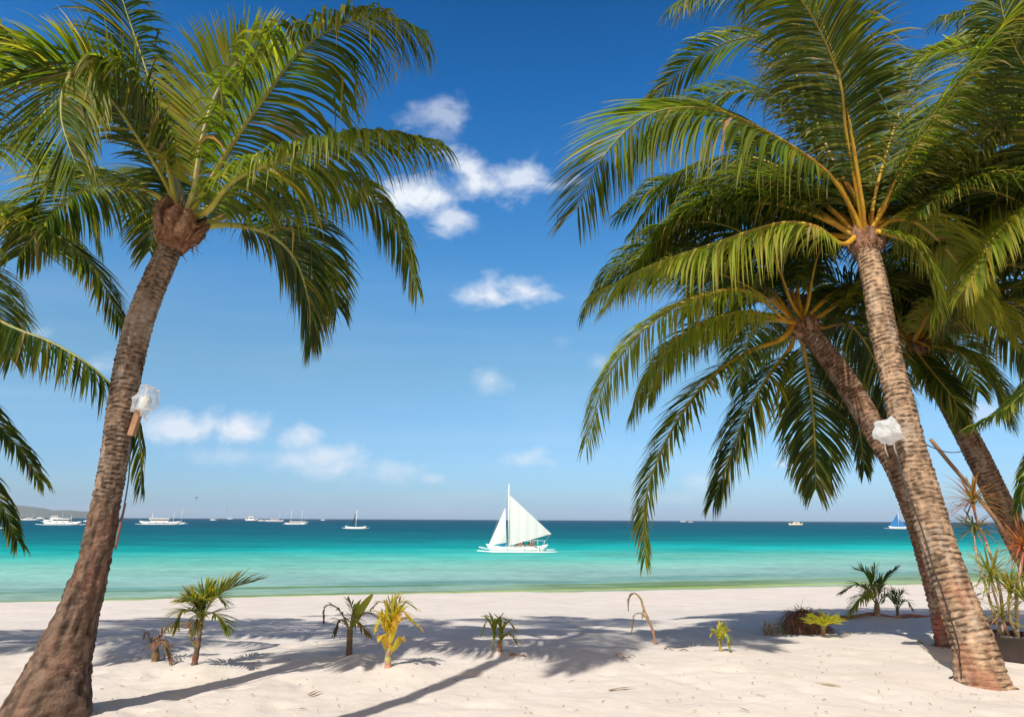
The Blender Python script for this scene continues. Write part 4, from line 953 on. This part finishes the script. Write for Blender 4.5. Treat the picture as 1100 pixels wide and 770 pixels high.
def tuft(u, v, dy, n, ln, cols_, seed, up_=.5):
    rng = random.Random(seed); q = MB(); p = at(u, v, Yp + dy)
    for i in range(n):
        th = rng.uniform(0, 6.283); e_ = rng.uniform(-.5, 1.3) * up_ * 1.6
        d = V((math.cos(th) * math.cos(e_), math.sin(th) * math.cos(e_), math.sin(e_)))
        c = mixc(cols_[0], cols_[1], rng.random()); c = tuple(x * rng.uniform(.7, 1.2) for x in c)
        leafblade(q, p + V((0, 0, rng.uniform(-.06, .06))), d, ln * rng.uniform(.65, 1.1), .020, c, rng.uniform(.05, .28), 6, None, mixc(c, (.36, .16, .09), .5), rng)
    return q.build('leaf_rosette', M['leaf'], root)
def cane(pts, r0, r1, seed):
    rng = random.Random(seed); q = MB(); P, Lr = catmull(pts, 40)
    q.tube(P, [r0 + (r1 - r0) * i / 40 + .0025 * ((i % 4) == 0) for i in range(41)], 9, True, [tuple(x * rng.uniform(.75, 1.15) for x in (.42, .31, .20)) for _ in range(41)])
    q.build('stem', M['wood'], root)
top = lambda dx, dy: pb + V((dx, dy, .18))
cane([top(-.06, .05), at(1075, 640, Yp), at(1062, 590, Yp), at(1050, 560, Yp), at(1045, 543, Yp)], .02, .014, 1); tuft(1045, 538, 0, 70, .46, (RED, (.17, .14, .05)), 1, .55); 
cane([top(-.1, 0), at(1062, 640, Yp - .1), at(1050, 600, Yp - .1), at(1046, 575, Yp - .1)], .017, .012, 2); tuft(1046, 566, -.1, 46, .40, ((.07, .10, .025), (.14, .12, .04)), 2, .4)
cane([top(.08, .0), at(1092, 640, Yp), at(1097, 605, Yp), at(1099, 592, Yp)], .022, .016, 3); tuft(1099, 588, 0, 85, .46, (RED, (.36, .15, .09)), 3, .7)
cane([top(-.05, -.08), at(1072, 650, Yp - .2), at(1064, 625, Yp - .2)], .017, .012, 4); tuft(1064, 618, -.2, 60, .42, (GRN, (.28, .24, .05)), 4, .6)
cane([top(.04, -.08), at(1084, 660, Yp - .25), at(1084, 640, Yp - .25)], .017, .012, 5); tuft(1085, 634, -.25, 55, .40, (GRN, (.30, .24, .06)), 5, .6)
tuft(1076, 660, -.2, 40, .34, ((.30, .22, .07), GRN), 6, .5); tuft(1100, 640, -.1, 45, .4, (GRN, (.24, .2, .05)), 7, .6)

# ------------------------------------------------------------------ boats
def hullrings(Lh, B, D, rake=.16, n=16, fine=.9, z0=-.15):
    rings = []
    for i in range(n + 1):
        t = i / n; x = (t - .5) * Lh; s_ = abs(2 * t - 1); b_ = B * .5 * max(.03, (1 - s_ ** 2.4)) ** fine; sh = D * (1 + .55 * s_ ** 3)
        xo = x + (x / Lh) * rake * Lh * 0
        rings.append([V((xo + rake * Lh * .5 * (x / Lh * 2) ** 3 * (zz / D), yy * b_, z0 + zz * (sh / D))) for yy, zz in ((0, 0), (.55, D * .12), (.9, D * .5), (1, D), (.86, D * 1.0), (0, D * .94), (-.86, D * 1.0), (-1, D), (-.9, D * .5), (-.55, D * .12))])
    return rings
WHT = (.80, .80, .78)
def water_at(u, dv, dist=None):
    """a point on the water whose waterline shows dv pixels under the horizon"""
    vh = 558.0 + (u - 550) * 6.0 / 1100
    p = onz(u, vh + dv, WZ); return p
def add_outriggers(root, Lo, span, r=.07, col=WHT, zf=.08, nb=3, hz=.5, xoff=0):
    q = MB(); q.col = col
    for i in range(nb):
        x = (i / (nb - 1) - .5) * Lo * .55 + xoff; q.tube([V((x, sgn * span * abs(sgn_) , 0)) for sgn, sgn_ in ()] or [V((x, -span, zf)), V((x, -span * .75, hz * .9)), V((x, 0, hz)), V((x, span * .75, hz * .9)), V((x, span, zf))], r * .6, 6)
    q.build('cross_beam', M['paint'], root, local=True)
    for sg in (-1, 1):
        q = MB(); q.col = col; q.tube([V(((t / 10 - .5) * Lo + xoff, sg * span, zf + .22 * (abs(t / 5 - 1)) ** 4)) for t in range(11)], [r * (.5 + .5 * (1 - abs(t / 5 - 1) ** 3)) for t in range(11)], 8); q.build('outrigger', M['paint'], root, local=True)
def bangka(u, dv, px, label, rz=0, decks=1, masts=1, col=WHT, trim=(.10, .25, .45), canopy=(.75, .75, .72), mh=.35, group='outrigger boats moored offshore', name='outrigger_boat'):
    p = water_at(u, dv); Lb = px * zdist(p) / F; root = thing(name, p, label, 'boat', group, rz)
    B = Lb * .10; D = Lb * .06
    q = MB(); q.col = col; q.loft(hullrings(Lb * .82, B, D, .22)); q.build('hull', M['paint'], root, local=True)
    q = MB(); q.col = trim; q.box((0, B * .53, D * .55), (Lb * .5, .06, D * .22)); q.box((0, -B * .53, D * .55), (Lb * .5, .06, D * .22)); q.build('stripe', M['paint'], root, local=True, smooth=False)
    add_outriggers(root, Lb, Lb * .2, Lb * .007 + .03, col, .1, 4, D * 1.3)
    z = D
    for k in range(decks):
        w_ = Lb * (.42 - .16 * k); h_ = Lb * .082
        q = MB(); q.col = col; q.box((-Lb * .02 - k * Lb * .03, 0, z + h_ * .22), (w_, B * .8, h_ * .44)); q.build('cabin', M['paint'], root, local=True, smooth=False)
        q = MB(); q.col = (.06, .07, .09); q.box((-Lb * .02 - k * Lb * .03, 0, z + h_ * .44 + h_ * .18), (w_ * .9, B * .66, h_ * .36)); q.build('window', M['plastic'], root, local=True, smooth=False)
        q = MB(); q.col = canopy
        nx_ = 8; rr = [[V((-Lb * .02 - k * Lb * .03 + (i / nx_ - .5) * w_ * 1.12, math.cos(a) * B * .62, z + h_ * .82 + math.sin(a) * h_ * .22 + (0 if a <= 3.15 else 0))) for a in [math.pi * j / 6 for j in range(7)]] + [V((-Lb * .02 - k * Lb * .03 + (i / nx_ - .5) * w_ * 1.12, 0, z + h_ * .80))] for i in range(nx_ + 1)]
        q.loft(rr); q.build('canopy', M['cloth'], root, local=True)
        q = MB(); q.col = col
        for sx_ in (-1, -.33, .33, 1):
            for sy_ in (-1, 1): q.tube([V((-Lb * .02 - k * Lb * .03 + sx_ * w_ * .52, sy_ * B * .55, z)), V((-Lb * .02 - k * Lb * .03 + sx_ * w_ * .52, sy_ * B * .55, z + h_ * .85))], .05, 6)
        q.build('canopy_post', M['metal'], root, local=True)
        z += h_ * 1.0
    for k in range(masts):
        x = Lb * (.30 - .5 * k) if masts > 1 else Lb * .22
        q = MB(); q.col = (.75, .74, .70); q.tube([V((x, 0, D * .8)), V((x, 0, D + Lb * mh))], [.09 + Lb * .003, .05], 8); mo = q.build('mast', M['metal'], root, local=True)
        q = MB(); q.col = (.2, .2, .2); tp = V((x, 0, D + Lb * mh * .97))
        for e_ in (V((Lb * .45, 0, D)), V((-Lb * .42, 0, D))): q.tube([tp, e_], .025, 4)
        q.build('rigging', M['metal'], mo, local=True)
    return root
def motorboat(u, dv, px, label, rz=0, col=WHT, cab=(.78, .78, .76), tall=1.0, name='motor_boat'):
    p = water_at(u, dv); Lb = px * zdist(p) / F; root = thing(name, p, label, 'boat', 'small boats near the horizon', rz); B = Lb * .3; D = Lb * .12
    q = MB(); q.col = col; q.loft(hullrings(Lb * .92, B, D, .1, 14, .6)); q.build('hull', M['paint'], root, local=True)
    q = MB(); q.col = cab; h_ = Lb * .13 * tall
    rr = [[V((x0, -B * .32, z)), V((x1, -B * .32, z)), V((x1, B * .32, z)), V((x0, B * .32, z))] for x0, x1, z in ((-Lb * .24, Lb * .2, D * .8), (-Lb * .23, Lb * .15, D * .8 + h_), (-Lb * .26, Lb * .17, D * .8 + h_ * 1.02), (-Lb * .25, Lb * .16, D * .8 + h_ * 1.12))]
    q.loft(rr); q.build('cabin', M['paint'], root, local=True, smooth=False)
    q = MB(); q.col = (.05, .06, .08)
    for sg in (-1, 1): q.box((-Lb * .03, sg * B * .325, D * .8 + h_ * .62), (Lb * .3, .05, h_ * .35))
    q.build('window', M['plastic'], root, local=True, smooth=False)
    q = MB(); q.col = (.6, .6, .58); q.tube([V((-Lb * .05, 0, D * .8 + h_)), V((-Lb * .05, 0, D * .8 + h_ + Lb * .16))], .04 + Lb * .002, 6); q.build('mast', M['metal'], root, local=True)
    return root
bangka(5, 12.5, 22, 'low white boat half cut off at the left edge of the sea', .1, 0, 0, name='outrigger_boat')
bangka(17, 3.2, 20, 'small white boat with a thin mast below the distant island', .3, 1, 1)
bangka(32, 3.4, 18, 'compact white boat with a flat canopy below the middle of the island', -.2, 1, 1, canopy=(.8, .8, .8))
motorboat(43, 2.2, 8, 'tiny white boat low on the water below the island', 0)
bangka(60, 4.6, 26, 'two decked white boat behind the boat with a raised bow, near the thick trunk', .15, 2, 1, trim=(.3, .3, .35))
bangka(66, 8.2, 46, 'long white outrigger boat with raised white cabin left of the thick trunk', -.1, 1, 1, trim=(.7, .7, .7), mh=.16)
motorboat(94, 5, 9, 'small white boat just peeping past the left side of the thick trunk', 0)
bangka(172, 7.2, 44, 'large white outrigger boat with long canopy just right of the thick trunk', .12, 1, 2, mh=.22)
bangka(191, 6.4, 20, 'small outrigger boat with a tall mast moored behind the large canopied one', -.3, 0, 1, mh=.7)
motorboat(229, 2.6, 7, 'small white speedboat alone between the moored boats', .2)
motorboat(247, 1.2, 6, 'tiny white speck of a boat under the parasails', 0)
motorboat(270, 3.0, 13, 'white cabin boat with a tall blocky superstructure', .1, tall=1.9)
motorboat(281, 3.2, 8, 'low white boat right beside the blocky cabin boat', 0, tall=.6)
bangka(295, 3.4, 20, 'grey white mast boat between the cabin boat and the twin mast boat', .2, 1, 1, mh=.4, canopy=(.5, .5, .5))
bangka(317, 6.4, 24, 'white twin mast outrigger boat with cream canopy', -.1, 1, 2, mh=.55, canopy=(.72, .66, .55))
bangka(325, 4.4, 12, 'smaller white boat just behind the twin mast outrigger boat', .1, 1, 1, mh=.5)
motorboat(347, 2.0, 5, 'tiny white boat midway to the furled sailing boat', 0)
motorboat(734, 1.6, 6, 'tiny low boat near the horizon left of the cream boat', 0, tall=.6)
motorboat(742, 1.8, 5, 'second tiny low boat near the horizon, nearer the cream boat', 0, tall=.5)
motorboat(855, 4.6, 15, 'cream yellow cabin boat beneath the palm fronds', math.pi * .97, (.80, .70, .48), (.78, .74, .6))

def sailpatch(q, A, B, C, belly, col, n=10, side=V((0, -1, 0))):
    """triangular sail, luff A (head) to B (tack), clew C, bellied to one side, 1 cm thick"""
    idx = {}
    for layer in (0, 1):
        for i in range(n + 1):
            for j in range(n + 1 - i):
                a, b_ = i / n, j / n; c = 1 - a - b_
                p = A * c + B * a + C * b_ + side * belly * 4 * (c * b_ + a * b_ + c * a * .3) * .8 + side * (.012 * layer)
                idx[layer, i, j] = q.vert(p, tuple(x * (1 - .10 * (j % 3 == 0)) for x in col))
    for layer in (0, 1):
        for i in range(n):
            for j in range(n - i):
                f = (idx[layer, i, j], idx[layer, i + 1, j], idx[layer, i, j + 1]); q.f.append(f if layer else f[::-1])
                if i + j < n - 1:
                    f = (idx[layer, i + 1, j], idx[layer, i + 1, j + 1], idx[layer, i, j + 1]); q.f.append(f if layer else f[::-1])
def person(label, boat_root, loc, rz, shirt, skin=(.42, .25, .16), hair=(.03, .025, .02), lean=0.0):
    """a seated figure, about 0.9 m from seat to crown"""
    root = thing('person', V((0, 0, 0)), label, 'person', 'crew of the white sailing boat')
    root.matrix_world = boat_root.matrix_basis @ Matrix.Translation(loc) @ Matrix.Rotation(rz, 4, 'Z')
    l_, r_q, s_ = root.matrix_world.decompose(); root.location = l_; root.rotation_euler = r_q.to_euler()
    def skinned(name, vs, es, rs, mat, col, sub=1):
        me = bpy.data.meshes.new(name); me.from_pydata(vs, es, []); o = bpy.data.objects.new(name, me); COL.objects.link(o)
        md = o.modifiers.new('skin', 'SKIN'); sv = me.skin_vertices[0].data
        for i, r_ in enumerate(rs): sv[i].radius = (r_, r_); sv[i].use_root = (i == 0)
        o.modifiers.new('sub', 'SUBSURF').levels = sub
        bpy.context.view_layer.update(); ev = o.evaluated_get(bpy.context.evaluated_depsgraph_get()); m2_ = bpy.data.meshes.new_from_object(ev)
        o.modifiers.clear(); o.data = m2_; m2_.name = name
        ca = m2_.color_attributes.new('Col', 'FLOAT_COLOR', 'POINT'); ca.data.foreach_set('color', list(col + (1,)) * len(m2_.vertices))
        m2_.materials.clear(); m2_.materials.append(mat); m2_.polygons.foreach_set('use_smooth', [True] * len(m2_.polygons)); o.parent = root; return o
    x = lean
    vs = [(0, 0, .10), (x * .4, 0, .32), (x * .8, 0, .50), (x, 0, .60), (x * 1.1 + .02, 0, .70), (x * 1.1 + .03, 0, .80), (x * 1.1 + .02, 0, .88)]
    es = [(0, 1), (1, 2), (2, 3), (3, 4), (4, 5), (5, 6)]; rs = [.15, .13, .15, .055, .085, .10, .06]
    for sg in (-1, 1):
        k = len(vs); vs += [(x * .8, sg * .19, .49), (x + .10, sg * .24, .27), (x + .30, sg * .18, .20), (x + .38, sg * .16, .21)]; es += [(2, k), (k, k + 1), (k + 1, k + 2), (k + 2, k + 3)]; rs += [.065, .048, .036, .04]
        k = len(vs); vs += [(.08, sg * .10, .10), (.44, sg * .13, .16), (.50, sg * .13, -.18), (.58, sg * .13, -.26)]; es += [(0, k), (k, k + 1), (k + 1, k + 2), (k + 2, k + 3)]; rs += [.10, .065, .045, .04]
    skinned('body', vs, es, rs, M['skin'], skin)
    skinned('shirt', [(0, 0, .12), (x * .4, 0, .32), (x * .8, 0, .49), (x * .85, -.17, .48), (x * .85, .17, .48)], [(0, 1), (1, 2), (2, 3), (2, 4)], [.17, .155, .165, .085, .085], M['cloth'], shirt)
    q = MB(); q.col = hair; c = V((x * 1.1 + .01, 0, .83)); n = 14; rows_ = []
    for i in range(7):
        ph = i / 6 * 1.75; rows_.append([q.vert(c + V((math.cos(th) * math.sin(ph) * .115 - .02 * (i / 6), math.sin(th) * math.sin(ph) * .11, math.cos(ph) * .115))) for th in [6.28318 * j / n for j in range(n)]])
    for a, b_ in zip(rows_, rows_[1:]):
        for j in range(n): q.face(a[j], b_[j], b_[(j + 1) % n], a[(j + 1) % n])
    q.build('hair', M['cloth'], root, local=True)
    return root

# the white sailing outrigger: bow to the left (local -X)
def paraw(u0, dv, scale_px, label):
    p = water_at(u0, dv); s_ = zdist(p) / F; root = thing('sailing_boat', p, label, 'sailing boat')
    def X(px_, pz_, y=0.0): return V((px_ * s_, y, pz_ * s_))
    hl = 62 * s_; q = MB(); q.col = (.82, .82, .80)
    rr = hullrings(hl * .92, 1.0, .62, .18, 18, .9, -.12); q.loft([[v_ + V((0 * s_, 0, 0)) for v_ in r_] for r_ in rr]); q.build('hull', M['paint'], root, local=True)
    q = MB(); q.col = (.62, .63, .6)
    q.box((.6, 0, .58), (3.0, .8, .05)); q.build('deck', M['paint'], root, local=True, smooth=False)
    for sg in (-1, 1):
        q = MB(); q.col = (.84, .84, .82)
        q.tube([X(-42 + i * 8.4, 1.0 + (3.2 * max(0, 1 - i / 2) + 1.0 * max(0, (i - 8) / 2)) * (1 if sg > 0 else .4), sg * 2.1) for i in range(11)], [.05 + .03 * math.sin(math.pi * i / 10) for i in range(11)], 8); q.build('outrigger', M['paint'], root, local=True)
        q = MB(); q.col = (.75, .74, .70)
        for x_ in (14, 22, 29): q.tube([X(x_, 7, sg * .55), X(x_, 12.5, sg * .62)], .025, 6)
        q.tube([X(10, 11.5, sg * .6), X(20, 12.5, sg * .62), X(31, 12, sg * .62)], .022, 6); q.build('railing', M['metal'], root, local=True)
    for x_ in (-12, 6, 22):
        q = MB(); q.col = (.8, .79, .75); q.tube([X(x_, 1.6, -2.1), X(x_, 5.5, -1.5), X(x_, 6.8, 0), X(x_, 5.5, 1.5), X(x_, 1.6, 2.1)], .045, 8); q.build('cross_beam', M['paint'], root, local=True)
    mx_ = -9.5
    q = MB(); q.col = (.82, .82, .78); q.tube([X(mx_, 3), X(mx_ + .4, 72)], [.075, .04], 10); mo = q.build('mast', M['metal'], root, local=True)
    q = MB(); q.col = (.72, .70, .64); q.tube([X(mx_ + 1, 7.5, -.05), X(36.5, 19, -.4)], [.05, .035], 8); q.build('boom', M['wood'], root, local=True)
    q = MB(); sailpatch(q, X(mx_ + 1.2, 60), X(mx_ + 1.2, 6.5), X(36.5, 19.5, -.4), .32, (.74, .75, .74), 14); q.build('mainsail', M['sail'], root, local=True)
    q = MB(); sailpatch(q, X(mx_ - 3.5, 47), X(-31, 6.5), X(mx_ - 2.0, 10, -.3), .25, (.74, .75, .74), 12); q.build('jib', M['sail'], root, local=True)
    q = MB(); q.col = (.5, .5, .48)
    for a, b_ in ((X(mx_ + .3, 66), X(-31, 6)), (X(mx_ + .3, 64), X(-6, 3, 2.1)), (X(mx_ + .3, 64), X(-6, 3, -2.1)), (X(36, 19, -.4), X(27, 8, 0))): q.tube([a, b_], .012, 5)
    q.build('rigging', M['metal'], root, local=True)
    q = MB(); n = 16; rows_ = []; q.col = (.06, .24, .52)
    for i in range(9):
        ph = math.pi * i / 8; rows_.append([q.vert(X(-15.5, 9.3, -.15) + V((math.cos(th) * math.sin(ph) * .27, math.sin(th) * math.sin(ph) * .22, math.cos(ph) * .30)) * (1 + .14 * n3(th * 1.3, ph * 2))) for th in [6.28318 * j / n for j in range(n)]])
    for a, b_ in zip(rows_, rows_[1:]):
        for j in range(n): q.face(a[j], b_[j], b_[(j + 1) % n], a[(j + 1) % n])
    tarp = q.build('tarpaulin_bundle', M['cloth'], None, local=True); tarp.location = p
    tag(tarp, 'blue tarpaulin bundle at the foot of the mast of the white sailing boat', 'bundle')
    bpy.context.view_layer.update()
    pz = .60
    person('person in dark vest seated mid boat under the white mainsail', root, V((6.5 * s_, -.15, pz)), math.pi, (.05, .04, .05), lean=.06)
    person('person in pale pink shirt seated nearest the mast under the white mainsail', root, V((2.5 * s_, .12, pz)), math.pi * .9, (.62, .36, .32))
    person('person in green top seated towards the stern of the white sailing boat', root, V((14 * s_, .15, pz)), math.pi * 1.1, (.18, .34, .22), lean=.05)
    person('person in orange vest seated low at the stern of the white sailing boat', root, V((18 * s_, -.2, pz - .08)), math.pi, (.55, .20, .06), lean=.1)
paraw(555.5, 34.8, 1, 'white outrigger sailing boat with full white sails close to the beach')
# furled sailing boat and blue sailing boat, further out
def farsail(u, dv, px, hpx, label, sailcol, sailmat, flip, furled=False):
    p = water_at(u, dv); s_ = zdist(p) / F; Lb = px * s_; root = thing('sailing_boat', p, label, 'sailing boat', None, 0)
    q = MB(); q.col = WHT; q.loft(hullrings(Lb * .75, Lb * .12, Lb * .08, .15)); q.build('hull', M['paint'], root, local=True)
    add_outriggers(root, Lb, Lb * .22, .07 + Lb * .004, WHT, .08, 3, .6)
    q = MB(); q.col = (.8, .8, .78); q.tube([V((0, 0, .3)), V((.02 * Lb, 0, hpx * s_))], [.11, .06], 8); q.build('mast', M['metal'], root, local=True)
    q = MB()
    if furled:
        q.col = sailcol; q.tube([V((-Lb * .16, 0, .15 * hpx * s_)), V((-Lb * .10, 0, .4 * hpx * s_)), V((-.02 * Lb, 0, .82 * hpx * s_))], [.10, .26, .05], 8)
    else:
        sailpatch(q, V((0, 0, hpx * s_ * .96)), V((0, 0, .7)), V((flip * Lb * .42, 0, .9)), .3, sailcol, 10)
    q.build('mainsail', sailmat, root, local=True)
    if not furled:
        q = MB(); sailpatch(q, V((-flip * .3, 0, hpx * s_ * .6)), V((-flip * Lb * .34, 0, .7)), V((-flip * .4, 0, .8)), .2, sailcol, 8); q.build('jib', sailmat, root, local=True)
    q = MB(); q.col = (.4, .4, .4)
    for x_ in (-.42, .42): q.tube([V((0, 0, hpx * s_ * .95)), V((x_ * Lb, 0, .5))], .02, 4)
    q.build('rigging', M['metal'], root, local=True)
farsail(382, 10.6, 27, 20, 'white outrigger sailing boat with its dark sail furled at the mast', (.06, .07, .10), M['cloth'], 1, True)
farsail(966, 7.5, 26, 17, 'white hulled sailing boat with small blue sails near the scaly palm', (.05, .26, .62), M['sail'], -1)
# parasails far out
def parasail(u, v, dist, wpx, label, col_):
    d = ray(u, v); p = CAM + d * dist; s_ = dist / F; w_ = wpx * s_; root = thing('parasail', p, label, 'parasail', 'parasails over the bay')
    q = MB(); n = 14; q.col = col_; rows_ = []
    for i in range(5):
        ph = .15 + i / 4 * 1.25; rows_.append([q.vert(V((math.cos(t_) * math.sin(ph) * w_ * .55, math.sin(t_) * math.sin(ph) * w_ * .4, math.cos(ph) * w_ * .42)), col_ if j % 2 else tuple(x * .7 for x in col_)) for j, t_ in enumerate([6.28318 * j / n for j in range(n)])])
    for a, b_ in zip(rows_, rows_[1:]):
        for j in range(n): q.face(a[j], b_[j], b_[(j + 1) % n], a[(j + 1) % n])
    q.f.append(tuple(reversed(rows_[0]))); q.build('canopy', M['cloth'], root, local=True)
    q = MB(); q.col = (.15, .15, .15)
    for t_ in (0, 1.57, 3.14, 4.71): q.tube([V((math.cos(t_) * w_ * .5, math.sin(t_) * w_ * .36, 0)), V((0, 0, -w_ * .9))], .03, 4)
    q.build('lines', M['plastic'], root, local=True)
parasail(211, 535, 600, 3.2, 'small dark parasail high above the moored boats', (.10, .11, .16))
parasail(243.5, 547, 800, 2.4, 'fainter parasail low over the tiny speck of a boat', (.28, .30, .36))

# ------------------------------------------------------------------ island on the horizon
q = MB(); D_ = 8000.0
prof = [(-260, 0), (-180, 6), (-90, 12), (-30, 10), (0, 10.5), (12, 13), (22, 11.5), (32, 11), (42, 8.5), (52, 6.5), (62, 8), (74, 7.5), (84, 7), (92, 5), (99, 2), (108, .4), (118, 0)]
us = [u_ for u_, _ in prof]; nx_ = 150; rows_ = []
for j in range(9):
    f = j / 8; row = []
    for i in range(nx_ + 1):
        u_ = -260 + 378 * i / nx_; k = 0
        while k < len(prof) - 2 and prof[k + 1][0] < u_: k += 1
        t = (u_ - prof[k][0]) / (prof[k + 1][0] - prof[k][0]); hpx = prof[k][1] + (prof[k + 1][1] - prof[k][1]) * (t * t * (3 - 2 * t))
        base = at(u_, 553, D_); g_ = math.sin(math.pi * f)
        hh = hpx * D_ / F * g_ * (1 + .12 * n3(u_ * .25, f * 6)) + 10 * n3(u_ * .8, f * 9) * g_ * min(1, hpx / 3)
        row.append(q.vert((base.x, D_ + (f - .5) * 1700, WZ - 3 + hh), (.05, .075, .045)))
    rows_.append(row)
for a, b_ in zip(rows_, rows_[1:]):
    for i in range(nx_): q.face(a[i], a[i + 1], b_[i + 1], b_[i])
M['forest'] = colmat('island_forest', .95, .05, 0, 1, .3, .01)
tag(q.build('island_hills', M['forest']), kind='structure')

HAZE = True
if HAZE:
    q = MB(); q.box((0, 6000, 50 + 0), (30000, 17000, 320)); q.v = [(x, y, -8.0 if z < 0 else 172.0) for x, y, z in q.v]
    mt, nt, b = newmat('sea_haze'); nt.nodes.remove(b); pv = N(nt, 'ShaderNodeVolumePrincipled')
    pv.inputs['Color'].default_value = (.82, .9, 1, 1); pv.inputs['Density'].default_value = .00006; pv.inputs['Anisotropy'].default_value = .0
    nt.links.new(pv.outputs[0], nt.nodes['Material Output'].inputs['Volume'])
    tag(q.build('haze', mt, smooth=False), kind='stuff')
